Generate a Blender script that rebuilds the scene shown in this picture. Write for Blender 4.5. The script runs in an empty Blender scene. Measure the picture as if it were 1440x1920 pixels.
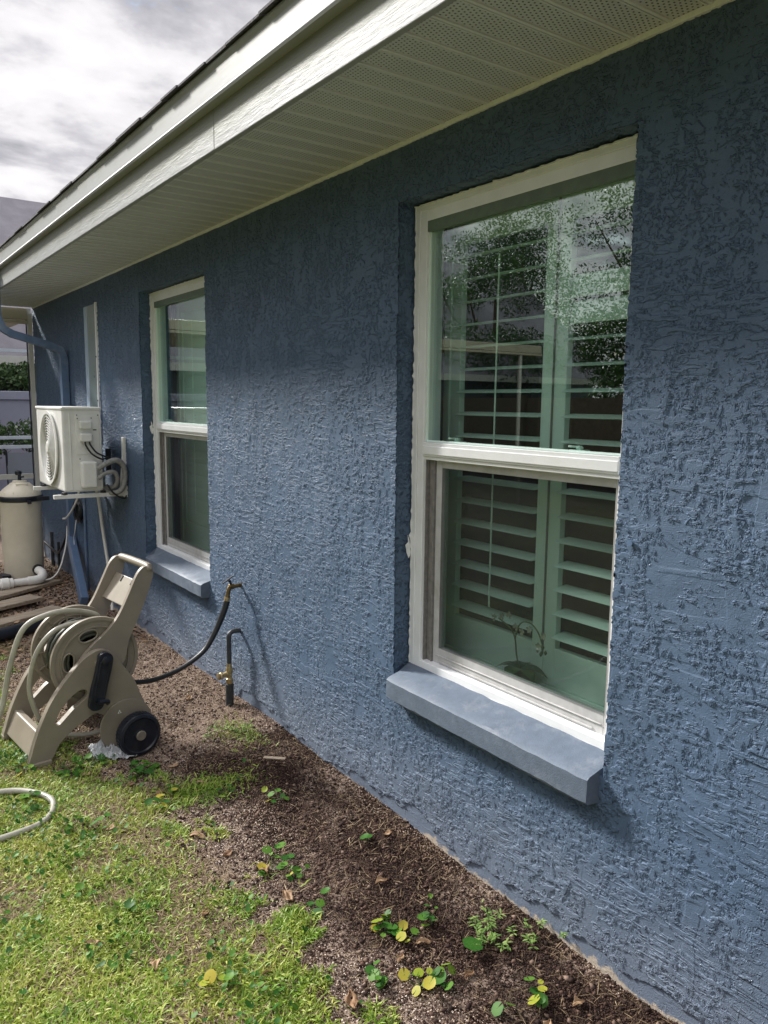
import bpy, math, random
import numpy as np
from mathutils import Vector, Matrix, noise
R = math.radians
rnd = random.Random(7)
rng = np.random.default_rng(11)
scene = bpy.context.scene
COL = scene.collection

# ---------------------------------------------------------------- camera
cam_d = bpy.data.cameras.new('camera'); cam = bpy.data.objects.new('camera', cam_d); COL.objects.link(cam)
cam_d.sensor_fit = 'VERTICAL'; cam_d.sensor_height = 36; cam_d.lens = 1458.4 * 36 / 1920
cam_d.clip_start = .05; cam_d.clip_end = 2000
YAW, PITCH, ROLL = .6153, .1379, .0112
F0 = Vector((math.sin(YAW), math.cos(YAW), 0)); RT = Vector((math.cos(YAW), -math.sin(YAW), 0)); UP = Vector((0, 0, 1))
Fw = F0 * math.cos(PITCH) - UP * math.sin(PITCH); U1 = UP * math.cos(PITCH) + F0 * math.sin(PITCH)
R2 = RT * math.cos(ROLL) + U1 * math.sin(ROLL); U2 = U1 * math.cos(ROLL) - RT * math.sin(ROLL)
cam.matrix_world = Matrix(((R2.x, U2.x, -Fw.x, -1.6959), (R2.y, U2.y, -Fw.y, 0), (R2.z, U2.z, -Fw.z, 1.598), (0, 0, 0, 1)))
scene.camera = cam

# ---------------------------------------------------------------- node helper
class NT:
    def __init__(s, tree): s.t = tree; s.n = tree.nodes; s.l = tree.links
    def set(s, sock, v):
        if v is None: return
        if isinstance(v, bpy.types.NodeSocket): s.l.new(v, sock)
        else:
            try: sock.default_value = v
            except Exception:
                sock.default_value = tuple(v) + (1,) if hasattr(v, '__len__') else (v, v, v)
    def node(s, typ, ins=None, **kw):
        n = s.n.new(typ)
        for k, v in kw.items(): setattr(n, k, v)
        for k, v in (ins or {}).items(): s.set(n.inputs[k], v)
        return n
    def math(s, op, a, b=None, c=None, clamp=False):
        n = s.node('ShaderNodeMath', operation=op, use_clamp=clamp); s.set(n.inputs[0], a); s.set(n.inputs[1], b)
        if c is not None: s.set(n.inputs[2], c)
        return n.outputs[0]
    def vmath(s, op, a, b=None):
        n = s.node('ShaderNodeVectorMath', operation=op); s.set(n.inputs[0], a)
        if b is not None: s.set(n.inputs[1], b)
        return n.outputs[0]
    def noise(s, vec, scale, detail=2, rough=.5, dist=0, out='Fac'):
        n = s.node('ShaderNodeTexNoise', {'Vector': vec, 'Scale': scale, 'Detail': detail, 'Roughness': rough, 'Distortion': dist})
        return n.outputs[out]
    def ramp(s, fac, stops, interp='LINEAR'):
        n = s.node('ShaderNodeValToRGB', {'Fac': fac}); cr = n.color_ramp; cr.interpolation = interp
        while len(cr.elements) < len(stops): cr.elements.new(.5)
        for e, (p, c) in zip(cr.elements, stops):
            e.position = p; e.color = (c, c, c, 1) if not hasattr(c, '__len__') else tuple(c) + (1,)
        return n.outputs['Color']
    def mix(s, fac, a, b, mode='MIX'):
        n = s.node('ShaderNodeMix', data_type='RGBA', blend_type=mode); s.set(n.inputs[0], fac); s.set(n.inputs[6], a); s.set(n.inputs[7], b)
        return n.outputs[2]
    def smooth(s, v, a, b, lo=0., hi=1.):
        n = s.node('ShaderNodeMapRange', {'Value': v, 'From Min': a, 'From Max': b, 'To Min': lo, 'To Max': hi}, interpolation_type='SMOOTHSTEP')
        return n.outputs[0]
    def sep(s, v): return s.node('ShaderNodeSeparateXYZ', {0: v}).outputs
    def comb(s, x, y, z): return s.node('ShaderNodeCombineXYZ', {0: x, 1: y, 2: z}).outputs[0]
    def mapping(s, v, loc=(0, 0, 0), rot=(0, 0, 0), sc=(1, 1, 1)):
        return s.node('ShaderNodeMapping', {'Vector': v, 'Location': loc, 'Rotation': rot, 'Scale': sc}).outputs[0]

def hexc(r, g, b):
    f = lambda c: (c / 255 / 12.92) if c / 255 <= .04045 else ((c / 255 + .055) / 1.055) ** 2.4
    return (f(r), f(g), f(b))

# ---------------------------------------------------------------- world: sky with broken bright cloud
SUN_L = Vector((1, -2.5, -1.75)).normalized()          # direction the sunlight travels
SUN_EL = math.asin(-SUN_L.z); SUN_AZ = math.atan2(-SUN_L.x, -SUN_L.y)
w = bpy.data.worlds.new('World'); scene.world = w; w.use_nodes = True
nt = NT(w.node_tree); nt.n.clear()
sky = nt.node('ShaderNodeTexSky', sky_type='NISHITA', sun_disc=False, sun_elevation=SUN_EL, sun_rotation=SUN_AZ, air_density=1.2, dust_density=1.5)
bg1 = nt.node('ShaderNodeBackground', {'Color': sky.outputs[0], 'Strength': .09})
tc = nt.node('ShaderNodeTexCoord').outputs['Generated']
x, y, z = nt.sep(tc)
zz = nt.math('ADD', nt.math('MAXIMUM', z, 0), .22)
pv = nt.comb(nt.math('DIVIDE', x, zz), nt.math('DIVIDE', y, zz), 0)
pv = nt.mapping(pv, loc=(3.1, 1.7, 0), rot=(0, 0, .5), sc=(1, 1.25, 1))
big = nt.noise(pv, 1.5, 6, .55, .1); fine = nt.noise(pv, 4.6, 7, .58, .15)
cov = nt.smooth(nt.math('ADD', nt.math('MULTIPLY', big, .55), nt.math('MULTIPLY', fine, .45)), .37, .44)
shade = nt.math('ADD', nt.math('MULTIPLY', nt.noise(pv, 2.6, 5, .55, .3), .6), nt.math('MULTIPLY', fine, .4))
ccol = nt.ramp(shade, [(.38, (.34, .34, .38)), (.47, (.56, .55, .585)), (.54, (.78, .765, .785)), (.64, (.92, .90, .91))])
# the cloud glows brighter towards the hidden sun
sdir = nt.node('ShaderNodeVectorMath', {0: tc, 1: tuple(-SUN_L)}, operation='DOT_PRODUCT').outputs['Value']
glow = nt.math('ADD', nt.math('MULTIPLY', nt.math('POWER', nt.math('MAXIMUM', sdir, 0), 5), .20), .59)
glow = nt.math('MULTIPLY', glow, nt.smooth(z, .47, .9, 1, 3.3))      # overhead cloud, out of view, brightened to add ambient light
bg2 = nt.node('ShaderNodeBackground', {'Color': ccol, 'Strength': glow})
mx = nt.node('ShaderNodeMixShader', {0: cov, 1: bg1.outputs[0], 2: bg2.outputs[0]})
nt.node('ShaderNodeOutputWorld', {0: mx.outputs[0]})

sd = bpy.data.lights.new('sun', 'SUN'); sd.energy = 3.7; sd.angle = R(7); sd.color = (1, .965, .91)
sun = bpy.data.objects.new('sun', sd); COL.objects.link(sun); sun.rotation_euler = SUN_L.to_track_quat('-Z', 'Y').to_euler()
scene.view_settings.view_transform = 'Standard'; scene.view_settings.look = 'None'
scene.view_settings.gamma = 1; scene.view_settings.exposure = .84
scene.render.engine = 'CYCLES'
scene.cycles.max_bounces = 7; scene.cycles.transparent_max_bounces = 12

# ---------------------------------------------------------------- materials
def new_mat(name):
    m = bpy.data.materials.new(name); m.use_nodes = True; t = NT(m.node_tree); t.n.clear(); return m, t
def principled(t, color, rough=.5, normal=None, metal=0., spec=.5, **kw):
    ins = {'Base Color': color, 'Roughness': rough, 'Metallic': metal, 'Specular IOR Level': spec}
    ins.update(kw); p = t.node('ShaderNodeBsdfPrincipled', ins)
    if normal is not None: t.l.new(normal, p.inputs['Normal'])
    t.node('ShaderNodeOutputMaterial', {0: p.outputs[0]}); return p
def bump(t, h, dist=.002, strength=1.): return t.node('ShaderNodeBump', {'Height': h, 'Distance': dist, 'Strength': strength}).outputs[0]
def simple(name, color, rough=.5, var=.12, scale=25, bmp=.0, metal=0., spec=.5, dirt=None):
    """paint / plastic with mottling, fine bump and optional dirt blotches"""
    m, t = new_mat(name); oc = t.node('ShaderNodeTexCoord').outputs['Object']
    n = t.noise(oc, scale, 5, .6)
    c = t.mix(t.smooth(n, .3, .7), tuple(k * (1 - var) for k in color), tuple(min(1, k * (1 + var)) for k in color))
    if dirt:
        c = t.mix(t.math('MULTIPLY', t.smooth(t.noise(oc, scale * .35, 6, .7), .5, .72), dirt[1]), c, dirt[0])
    rr = t.math('ADD', t.math('MULTIPLY', n, .2), rough - .1)
    principled(t, c, rr, bump(t, t.noise(oc, scale * 9, 3), bmp) if bmp else None, metal, spec); return m

# stucco: trowelled skip-texture in relief
def stucco_mat(name, base):
    m, t = new_mat(name); oc = t.node('ShaderNodeTexCoord').outputs['Object']
    ox, oy, oz = t.sep(oc); p = t.comb(oy, oz, ox)
    warp = t.vmath('SCALE', t.vmath('SUBTRACT', t.noise(p, 9, 2, out='Color'), (.5, .5, .5)), None)
    warp.node.inputs['Scale'].default_value = .03
    pw = t.vmath('ADD', p, warp)
    # clots of render standing proud: sharp-edged islands whose density comes and goes in patches
    def clots(vec, sc, dens, width=.085, det=3.5, rough=.58):
        n = t.noise(vec, sc, det, rough); th = t.smooth(dens, .34, .60, .67, .48)
        return t.smooth(t.math('SUBTRACT', n, th), 0, width)
    d1 = t.noise(t.mapping(p, loc=(3, 1, 0), sc=(1.5, .8, 1)), 6.5, 4, .65); d2 = t.noise(t.mapping(p, loc=(9, 4, 0), sc=(1.9, .6, 1)), 5, 3, .6); d3 = t.noise(t.mapping(p, loc=(1, 8, 0)), 3.2, 3, .6)
    h1 = clots(t.mapping(pw, sc=(1.25, .9, 1)), 66, d1)
    h2 = clots(t.mapping(pw, loc=(2, 2, 0), rot=(0, 0, R(-10)), sc=(.62, 1.3, 1)), 38, d2, .09, 4)
    h3 = clots(t.mapping(pw, loc=(5, 1, 0), rot=(0, 0, R(-27)), sc=(.2, 1.5, 1)), 52, t.math('SUBTRACT', d3, .06), .08, 3)
    h4 = clots(t.mapping(pw, loc=(7, 7, 0), rot=(0, 0, R(4)), sc=(1.5, .55, 1)), 30, t.math('SUBTRACT', d2, .05), .08, 4)
    h = t.math('MAXIMUM', t.math('MAXIMUM', h1, t.math('MULTIPLY', h2, 1.15)), t.math('MAXIMUM', t.math('MULTIPLY', h3, .8), h4))
    # trowel edges: long thin steps
    n5 = t.noise(t.mapping(pw, rot=(0, 0, R(-24)), sc=(.12, 1, 1)), 11, 1, .5); n6 = t.noise(t.mapping(pw, loc=(4, 4, 0), sc=(1, .12, 1)), 11, 1, .5)
    step = t.math('ADD', t.smooth(n5, .5, .52), t.smooth(n6, .54, .56))
    h = t.math('ADD', h, t.math('MULTIPLY', step, t.math('MULTIPLY', t.smooth(t.noise(p, 3.3, 2), .42, .6), .28)))
    h = t.math('ADD', h, t.math('MULTIPLY', t.noise(p, 11, 3), 1.1))
    foot = t.smooth(t.math('ADD', oz, t.math('MULTIPLY', t.math('SUBTRACT', t.noise(p, 3, 5, .6), .5), .34)), .045, .06)
    h = t.math('MULTIPLY', h, t.math('ADD', t.math('MULTIPLY', foot, .85), .15))
    h = t.math('ADD', h, t.math('MULTIPLY', foot, .6))
    grit = t.noise(p, 300, 3, .6)
    c1 = tuple(k * .93 for k in base); c2 = tuple(k * 1.07 for k in base)
    c = t.mix(t.smooth(t.noise(p, 2.2, 5, .6), .3, .7), c1, c2)
    c = t.mix(t.math('MULTIPLY', t.smooth(t.noise(p, 120, 4, .6), .35, .7), .15), c, tuple(k * 1.3 for k in base))
    # pores where paint missed, small chips
    pore = t.smooth(t.noise(t.mapping(p, loc=(1, 7, 0)), 90, 1), .76, .79)
    c = t.mix(t.math('MULTIPLY', pore, .6), c, (.02, .03, .04))
    chip = t.smooth(t.noise(t.mapping(p, loc=(4, 2, 0)), 26, 4, .7), .765, .79)
    c = t.mix(chip, c, (.42, .38, .30))
    streak = t.smooth(t.noise(t.mapping(p, sc=(1, .05, 1)), 17, 4, .6), .56, .72)
    c = t.mix(t.math('MULTIPLY', t.math('MULTIPLY', streak, t.smooth(t.noise(p, 1.1, 3), .45, .6)), .22), c, (.045, .055, .07))
    # soil splash-back and painted-in sunlight low down, worn off paint at the foot
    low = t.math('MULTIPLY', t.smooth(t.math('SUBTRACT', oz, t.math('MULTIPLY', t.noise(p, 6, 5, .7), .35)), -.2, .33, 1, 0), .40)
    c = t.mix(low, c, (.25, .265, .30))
    bare = t.smooth(t.math('SUBTRACT', oz, t.math('MULTIPLY', t.noise(p, 9, 6, .75), .16)), -.078, -.066, 1, 0)
    c = t.mix(bare, c, t.mix(t.noise(p, 60, 4, .7), (.30, .27, .24), (.56, .48, .38)))
    principled(t, c, .55, bump(t, grit, .0015, 1.), spec=.3)
    out = [n for n in t.n if n.type == 'OUTPUT_MATERIAL'][0]
    dsp = t.node('ShaderNodeDisplacement', {'Height': h, 'Midlevel': 0., 'Scale': .0044}); t.l.new(dsp.outputs[0], out.inputs['Displacement'])
    m.displacement_method = 'BOTH'; return m

M = {}
BLUE = (.083, .131, .208)
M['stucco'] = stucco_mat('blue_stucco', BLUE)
M['sill'] = simple('sill_paint', (.108, .142, .195), .6, .10, 30, .0012, dirt=((.30, .32, .36), .35))
M['blue_metal'] = simple('blue_painted_metal', (.105, .165, .275), .38, .1, 12, .0002, dirt=((.35, .38, .42), .4))
M['vinyl'] = simple('white_vinyl', (.82, .84, .85), .35, .04, 8, .0002, dirt=((.60, .58, .50), .2))
M['caulk'] = simple('white_caulk', (.80, .82, .82), .6, .06, 60, .0006)
M['alu'] = simple('grey_sash', (.50, .50, .50), .42, .08, 20, .0001, dirt=((.28, .26, .22), .5))
M['track'] = simple('track_grey', (.20, .19, .18), .6, .2, 40, .0003)
M['shutter'] = simple('shutter_paint', (.78, .95, .88), .4, .02, 8)
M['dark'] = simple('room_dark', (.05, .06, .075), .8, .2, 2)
M['interior_sill'] = simple('interior_sill', (.5, .52, .48), .4, .05, 10)
M['ac'] = simple('ac_enamel', (.74, .745, .71), .4, .05, 10, .0001, dirt=((.48, .46, .38), .35))
M['ac_dark'] = simple('grille_shadow', (.03, .03, .028), .7)
M['black'] = simple('black_rubber', (.010, .011, .013), .42, .2, 30)
M['hose'] = simple('grey_hose', (.34, .33, .27), .38, .12, 12, .0001, dirt=((.2, .18, .13), .5))
M['coil'] = simple('shaded_wound_hose', (.07, .073, .06), .4, .15, 14)  # same hose darkened: shade inside the spool put into its colour
M['blackplastic'] = simple('navy_black_plastic', (.010, .013, .022), .36, .25, 20, .0002, dirt=((.05, .05, .05), .4))
M['taupe'] = simple('taupe_plastic', (.245, .213, .165), .48, .07, 9, .0003, dirt=((.20, .165, .12), .55))
M['insul'] = simple('pipe_foam', (.035, .038, .04), .85, .3, 60, .0015)
M['insul_grey'] = simple('line_wrap', (.28, .28, .27), .8, .2, 50, .0015)
M['copper'] = simple('tarnished_pipe', (.06, .065, .07), .5, .25, 40, .0006, metal=.3)
M['brass'] = simple('weathered_brass', (.42, .33, .17), .42, .3, 60, .0008, metal=.75, dirt=((.5, .46, .36), .7))
M['brass_dark'] = simple('old_brass', (.16, .11, .045), .45, .35, 60, .0008, metal=.7)
M['tank'] = simple('tank_resin', (.66, .61, .49), .4, .05, 6, .0002, dirt=((.42, .37, .27), .3))
M['pvc'] = simple('white_pvc', (.78, .77, .73), .3, .04, 12)
M['wood'] = None
M['concrete'] = simple('grey_footing', (.4, .38, .34), .9, .2, 30, .002)
M['white_metal'] = simple('white_aluminium', (.62, .62, .58), .4, .06, 10)
M['beige'] = simple('beige_beam', (.50, .47, .37), .5, .06, 8)
M['cagewhite'] = simple('pale_rail', (.55, .62, .68), .4, .06, 8)
M['panelblue'] = simple('pale_blue_frame', (.36, .46, .58), .45, .06, 8)
M['panelgrey'] = simple('grey_green_panel', (.20, .255, .26), .3, .08, 5)
M['fence'] = simple('vinyl_fence', (.30, .31, .40), .6, .06, 3)
M['flower'] = simple('petal', (.30, .29, .24), .6); M['orchleaf'] = simple('orchid_leaf', (.03, .07, .03), .35)
M['stem'] = simple('orchid_stem', (.07, .10, .03), .5); M['pot'] = simple('clay_pot', (.07, .06, .055), .5)
M['bark'] = simple('bark', (.09, .07, .05), .9, .4, 12, .01)
M['bag'] = simple('bag_plastic', (.50, .52, .53), .25, .05, 20, .001)
M['siding'] = simple('neighbour_siding', (.22, .24, .27), .7, .1, 1)
M['shaded_stop'] = simple('shaded_grey_green_stop', (.12, .17, .13), .5)  # dark tone carries the shade under the window head
M['windowdark'] = simple('far_glass', (.03, .04, .05), .12)
M['hub'] = simple('hub_cap', (.22, .19, .15), .5)

def attr_mat(name, stops, rough=.7, trans=0., spec=.3, bmp=0, second=None):
    """colour from the per-vertex 'rnd' value: leaves, blades and grains differ one from the next"""
    m, t = new_mat(name); a = t.node('ShaderNodeAttribute', attribute_name='rnd').outputs['Fac']
    c = t.ramp(a, stops)
    if second:
        g = t.node('ShaderNodeNewGeometry').outputs['Position']
        f = t.smooth(t.noise(g, second[1], 3, .6), .42, .6); c = t.mix(t.math('MULTIPLY', f, second[2]), c, t.ramp(a, second[0]))
    if trans:
        d = t.node('ShaderNodeBsdfPrincipled', {'Base Color': c, 'Roughness': rough, 'Specular IOR Level': spec})
        tl = t.node('ShaderNodeBsdfTranslucent', {'Color': c}); mxs = t.node('ShaderNodeMixShader', {0: trans, 1: d.outputs[0], 2: tl.outputs[0]})
        t.node('ShaderNodeOutputMaterial', {0: mxs.outputs[0]})
    else: principled(t, c, rough, None, 0, spec)
    return m
M['grass'] = attr_mat('grass_blades', [(0, (.035, .09, .012)), (.25, (.12, .24, .022)), (.5, (.26, .40, .045)), (.78, (.46, .48, .11)), (1, (.64, .56, .30))], .5, .3, .35,
                      second=([(0, (.14, .17, .035)), (.4, (.38, .43, .06)), (.75, (.58, .54, .15)), (1, (.68, .60, .34))], 4.5, .5))
M['straw'] = attr_mat('dry_thatch', [(0, (.10, .07, .04)), (.4, (.26, .19, .11)), (.75, (.40, .31, .20)), (1, (.56, .46, .32))], .8, .1)
M['grain'] = attr_mat('soil_grains', [(0, (.014, .007, .005)), (.35, (.042, .021, .015)), (.6, (.11, .064, .046)), (.78, (.27, .19, .145)), (.92, (.44, .35, .28)), (1, (.64, .54, .45))], .85)
M['weedleaf'] = attr_mat('weed_leaf', [(0, (.02, .075, .012)), (.35, (.045, .15, .02)), (.6, (.11, .24, .03)), (.78, (.26, .34, .03)), (.87, (.42, .38, .05)), (1, (.52, .39, .06))], .5, .3, .22)
M['crown'] = attr_mat('tree_leaves', [(0, (.015, .035, .01)), (.4, (.035, .075, .02)), (.8, (.07, .13, .03)), (1, (.13, .19, .05))], .5, .3)
M['shrubleaf'] = attr_mat('shrub_leaves', [(0, (.02, .05, .015)), (.4, (.05, .10, .03)), (.8, (.11, .17, .06)), (1, (.22, .28, .12))], .5, .3)
M['sprig'] = attr_mat('sprig_leaves', [(0, (.10, .20, .05)), (.5, (.2, .33, .08)), (1, (.36, .46, .16))], .5, .3)
M['dryleaf'] = attr_mat('dry_leaf', [(0, (.16, .085, .045)), (.5, (.30, .18, .10)), (1, (.48, .33, .2))], .6, .15)

# white trim paint with peeling grain and mildew streaks below the trim
def fascia_mat(name, grain, mild):
    m, t = new_mat(name); oc = t.node('ShaderNodeTexCoord').outputs['Object']; ox, oy, oz = t.sep(oc)
    g = t.noise(t.mapping(oc, sc=(1, .06, 1)), 160, 5, .65); g2 = t.noise(t.mapping(oc, sc=(1, .16, 1)), 60, 5, .6)
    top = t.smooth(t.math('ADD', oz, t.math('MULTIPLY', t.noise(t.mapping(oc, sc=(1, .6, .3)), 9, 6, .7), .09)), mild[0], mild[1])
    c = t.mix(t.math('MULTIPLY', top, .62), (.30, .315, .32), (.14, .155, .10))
    blot = t.smooth(t.noise(t.mapping(oc, sc=(1, .5, 1.3)), 14, 6, .75), .60, .72)
    c = t.mix(t.math('MULTIPLY', blot, .45), c, (.30, .29, .22))
    principled(t, c, .55, bump(t, t.math('ADD', t.math('MULTIPLY', g, .6), g2), grain, 1.)); return m
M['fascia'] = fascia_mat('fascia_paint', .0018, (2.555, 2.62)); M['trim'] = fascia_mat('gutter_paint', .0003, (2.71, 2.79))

def soffit_mat():
    m, t = new_mat('vented_soffit'); oc = t.node('ShaderNodeTexCoord').outputs['Object']; ox, oy, oz = t.sep(oc)
    P = .0125; fx = t.math('FRACT', t.math('DIVIDE', ox, P)); row = t.math('FLOOR', t.math('DIVIDE', ox, P))
    fy = t.math('FRACT', t.math('ADD', t.math('DIVIDE', oy, P), t.math('MULTIPLY', row, .5)))
    dx = t.math('SUBTRACT', fx, .5); dy = t.math('SUBTRACT', fy, .5)
    d = t.math('SQRT', t.math('ADD', t.math('MULTIPLY', dx, dx), t.math('MULTIPLY', dy, dy)))
    hole = t.smooth(d, .17, .24, 1, 0)
    q = t.math('FRACT', t.math('DIVIDE', t.math('ADD', oy, .02), .1045)); rib = t.math('ABSOLUTE', t.math('SUBTRACT', q, .5))
    mask = t.math('MULTIPLY', t.smooth(rib, .37, .39, 1, 0), t.math('GREATER_THAN', 0., t.math('ADD', ox, .015)))
    hole = t.math('MULTIPLY', hole, mask)
    c = t.mix(t.smooth(t.noise(oc, 5, 4, .6), .3, .7), (.56, .575, .585), (.62, .64, .65))
    c = t.mix(hole, c, (.035, .035, .03))
    principled(t, c, .5, bump(t, t.math('MULTIPLY', hole, -1), .002)); return m
M['soffit'] = soffit_mat()

def shingle_mat():
    m, t = new_mat('roof_shingle'); oc = t.node('ShaderNodeTexCoord').outputs['Object']
    c = t.mix(t.smooth(t.noise(oc, 60, 3), .35, .65), (.035, .035, .04), (.12, .12, .125))
    c = t.mix(t.smooth(t.noise(oc, 1.3, 4), .4, .7), c, (.09, .085, .10)); principled(t, c, .9, bump(t, t.noise(oc, 200, 2), .002)); return m
M['shingle'] = shingle_mat()
M['farshingle'] = simple('far_shingle', (.20, .19, .215), .9, .14, 3, .002)

def wood_mat():
    m, t = new_mat('weathered_plank'); oc = t.node('ShaderNodeTexCoord').outputs['Object']
    g = t.noise(t.mapping(oc, sc=(.08, 1, 1)), 90, 6, .65); c = t.ramp(g, [(.3, (.16, .12, .085)), (.55, (.34, .28, .21)), (.75, (.48, .41, .32))])
    principled(t, c, .8, bump(t, g, .003)); return m
M['wood'] = wood_mat()

def glass_mat(name, tint, refl, screen=0.):
    m, t = new_mat(name); geo = t.node('ShaderNodeNewGeometry')
    dp = t.node('ShaderNodeVectorMath', {0: geo.outputs['Normal'], 1: geo.outputs['Incoming']}, operation='DOT_PRODUCT').outputs['Value']
    k = t.math('POWER', t.math('SUBTRACT', 1, t.math('ABSOLUTE', dp)), 5)
    f = t.math('ADD', t.math('MULTIPLY', k, 1 - refl), refl)
    tr = t.node('ShaderNodeBsdfTransparent', {'Color': tuple(tint) + (1,)})
    gl = t.node('ShaderNodeBsdfGlossy', {'Color': (.93, 1, .97, 1), 'Roughness': .004})
    mxs = t.node('ShaderNodeMixShader', {0: f, 1: tr.outputs[0], 2: gl.outputs[0]})
    t.node('ShaderNodeOutputMaterial', {0: mxs.outputs[0]}); return m
M['glass'] = glass_mat('tinted_glass', (.93, .995, .97), .17)
M['glass_low'] = glass_mat('lower_glass', (.885, .95, .92), .05)
def screen_mat():
    # woven mesh: the more obliquely it is looked through, the more its threads close up
    m, t = new_mat('insect_screen'); geo = t.node('ShaderNodeNewGeometry'); tr = t.node('ShaderNodeBsdfTransparent', {'Color': (1, 1, 1, 1)}); d = t.node('ShaderNodeBsdfDiffuse', {'Color': (.032, .034, .037, 1)})
    dp = t.math('MAXIMUM', t.math('ABSOLUTE', t.node('ShaderNodeVectorMath', {0: geo.outputs['Normal'], 1: geo.outputs['Incoming']}, operation='DOT_PRODUCT').outputs['Value']), .08)
    f = t.math('SUBTRACT', 1, t.math('POWER', .74, t.math('DIVIDE', 1, dp)))
    mxs = t.node('ShaderNodeMixShader', {0: f, 1: tr.outputs[0], 2: d.outputs[0]}); t.node('ShaderNodeOutputMaterial', {0: mxs.outputs[0]}); return m
M['screen'] = screen_mat()

def soil_mat():
    m, t = new_mat('soil'); g = t.node('ShaderNodeNewGeometry').outputs['Position']; gx, gy, gz = t.sep(g)
    n = t.noise(g, 3.2, 5, .65); fine_ = t.noise(g, 120, 4, .7)
    dark = t.ramp(fine_, [(.3, (.014, .008, .006)), (.55, (.045, .025, .018)), (.75, (.13, .085, .065))])
    pale = t.ramp(fine_, [(.3, (.15, .11, .085)), (.55, (.34, .26, .21)), (.75, (.52, .43, .36))])
    bed = t.smooth(t.math('ADD', gx, t.math('MULTIPLY', t.math('SUBTRACT', n, .5), .7)), -.62, -.42)      # dark mulch near the wall
    far = t.smooth(gy, 3.1, 3.5, 1, 0)
    c = t.mix(t.math('MULTIPLY', t.math('MULTIPLY', bed, far), t.smooth(n, .34, .5)), pale, dark)
    lawn = t.smooth(t.math('ADD', gx, t.math('MULTIPLY', t.math('SUBTRACT', n, .5), .35)), -.82, -.68, 1, 0)
    c = t.mix(lawn, c, t.ramp(fine_, [(.3, (.06, .05, .025)), (.55, (.17, .14, .07)), (.75, (.32, .26, .15))]))
    wide = t.smooth(t.math('ABSOLUTE', gx), 7, 14); c = t.mix(wide, c, (.09, .13, .03))
    h = t.math('ADD', fine_, t.math('MULTIPLY', t.noise(g, 26, 4, .6), 1.6)); principled(t, c, .95, bump(t, h, .008), spec=.15); return m
M['soil'] = soil_mat()

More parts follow.
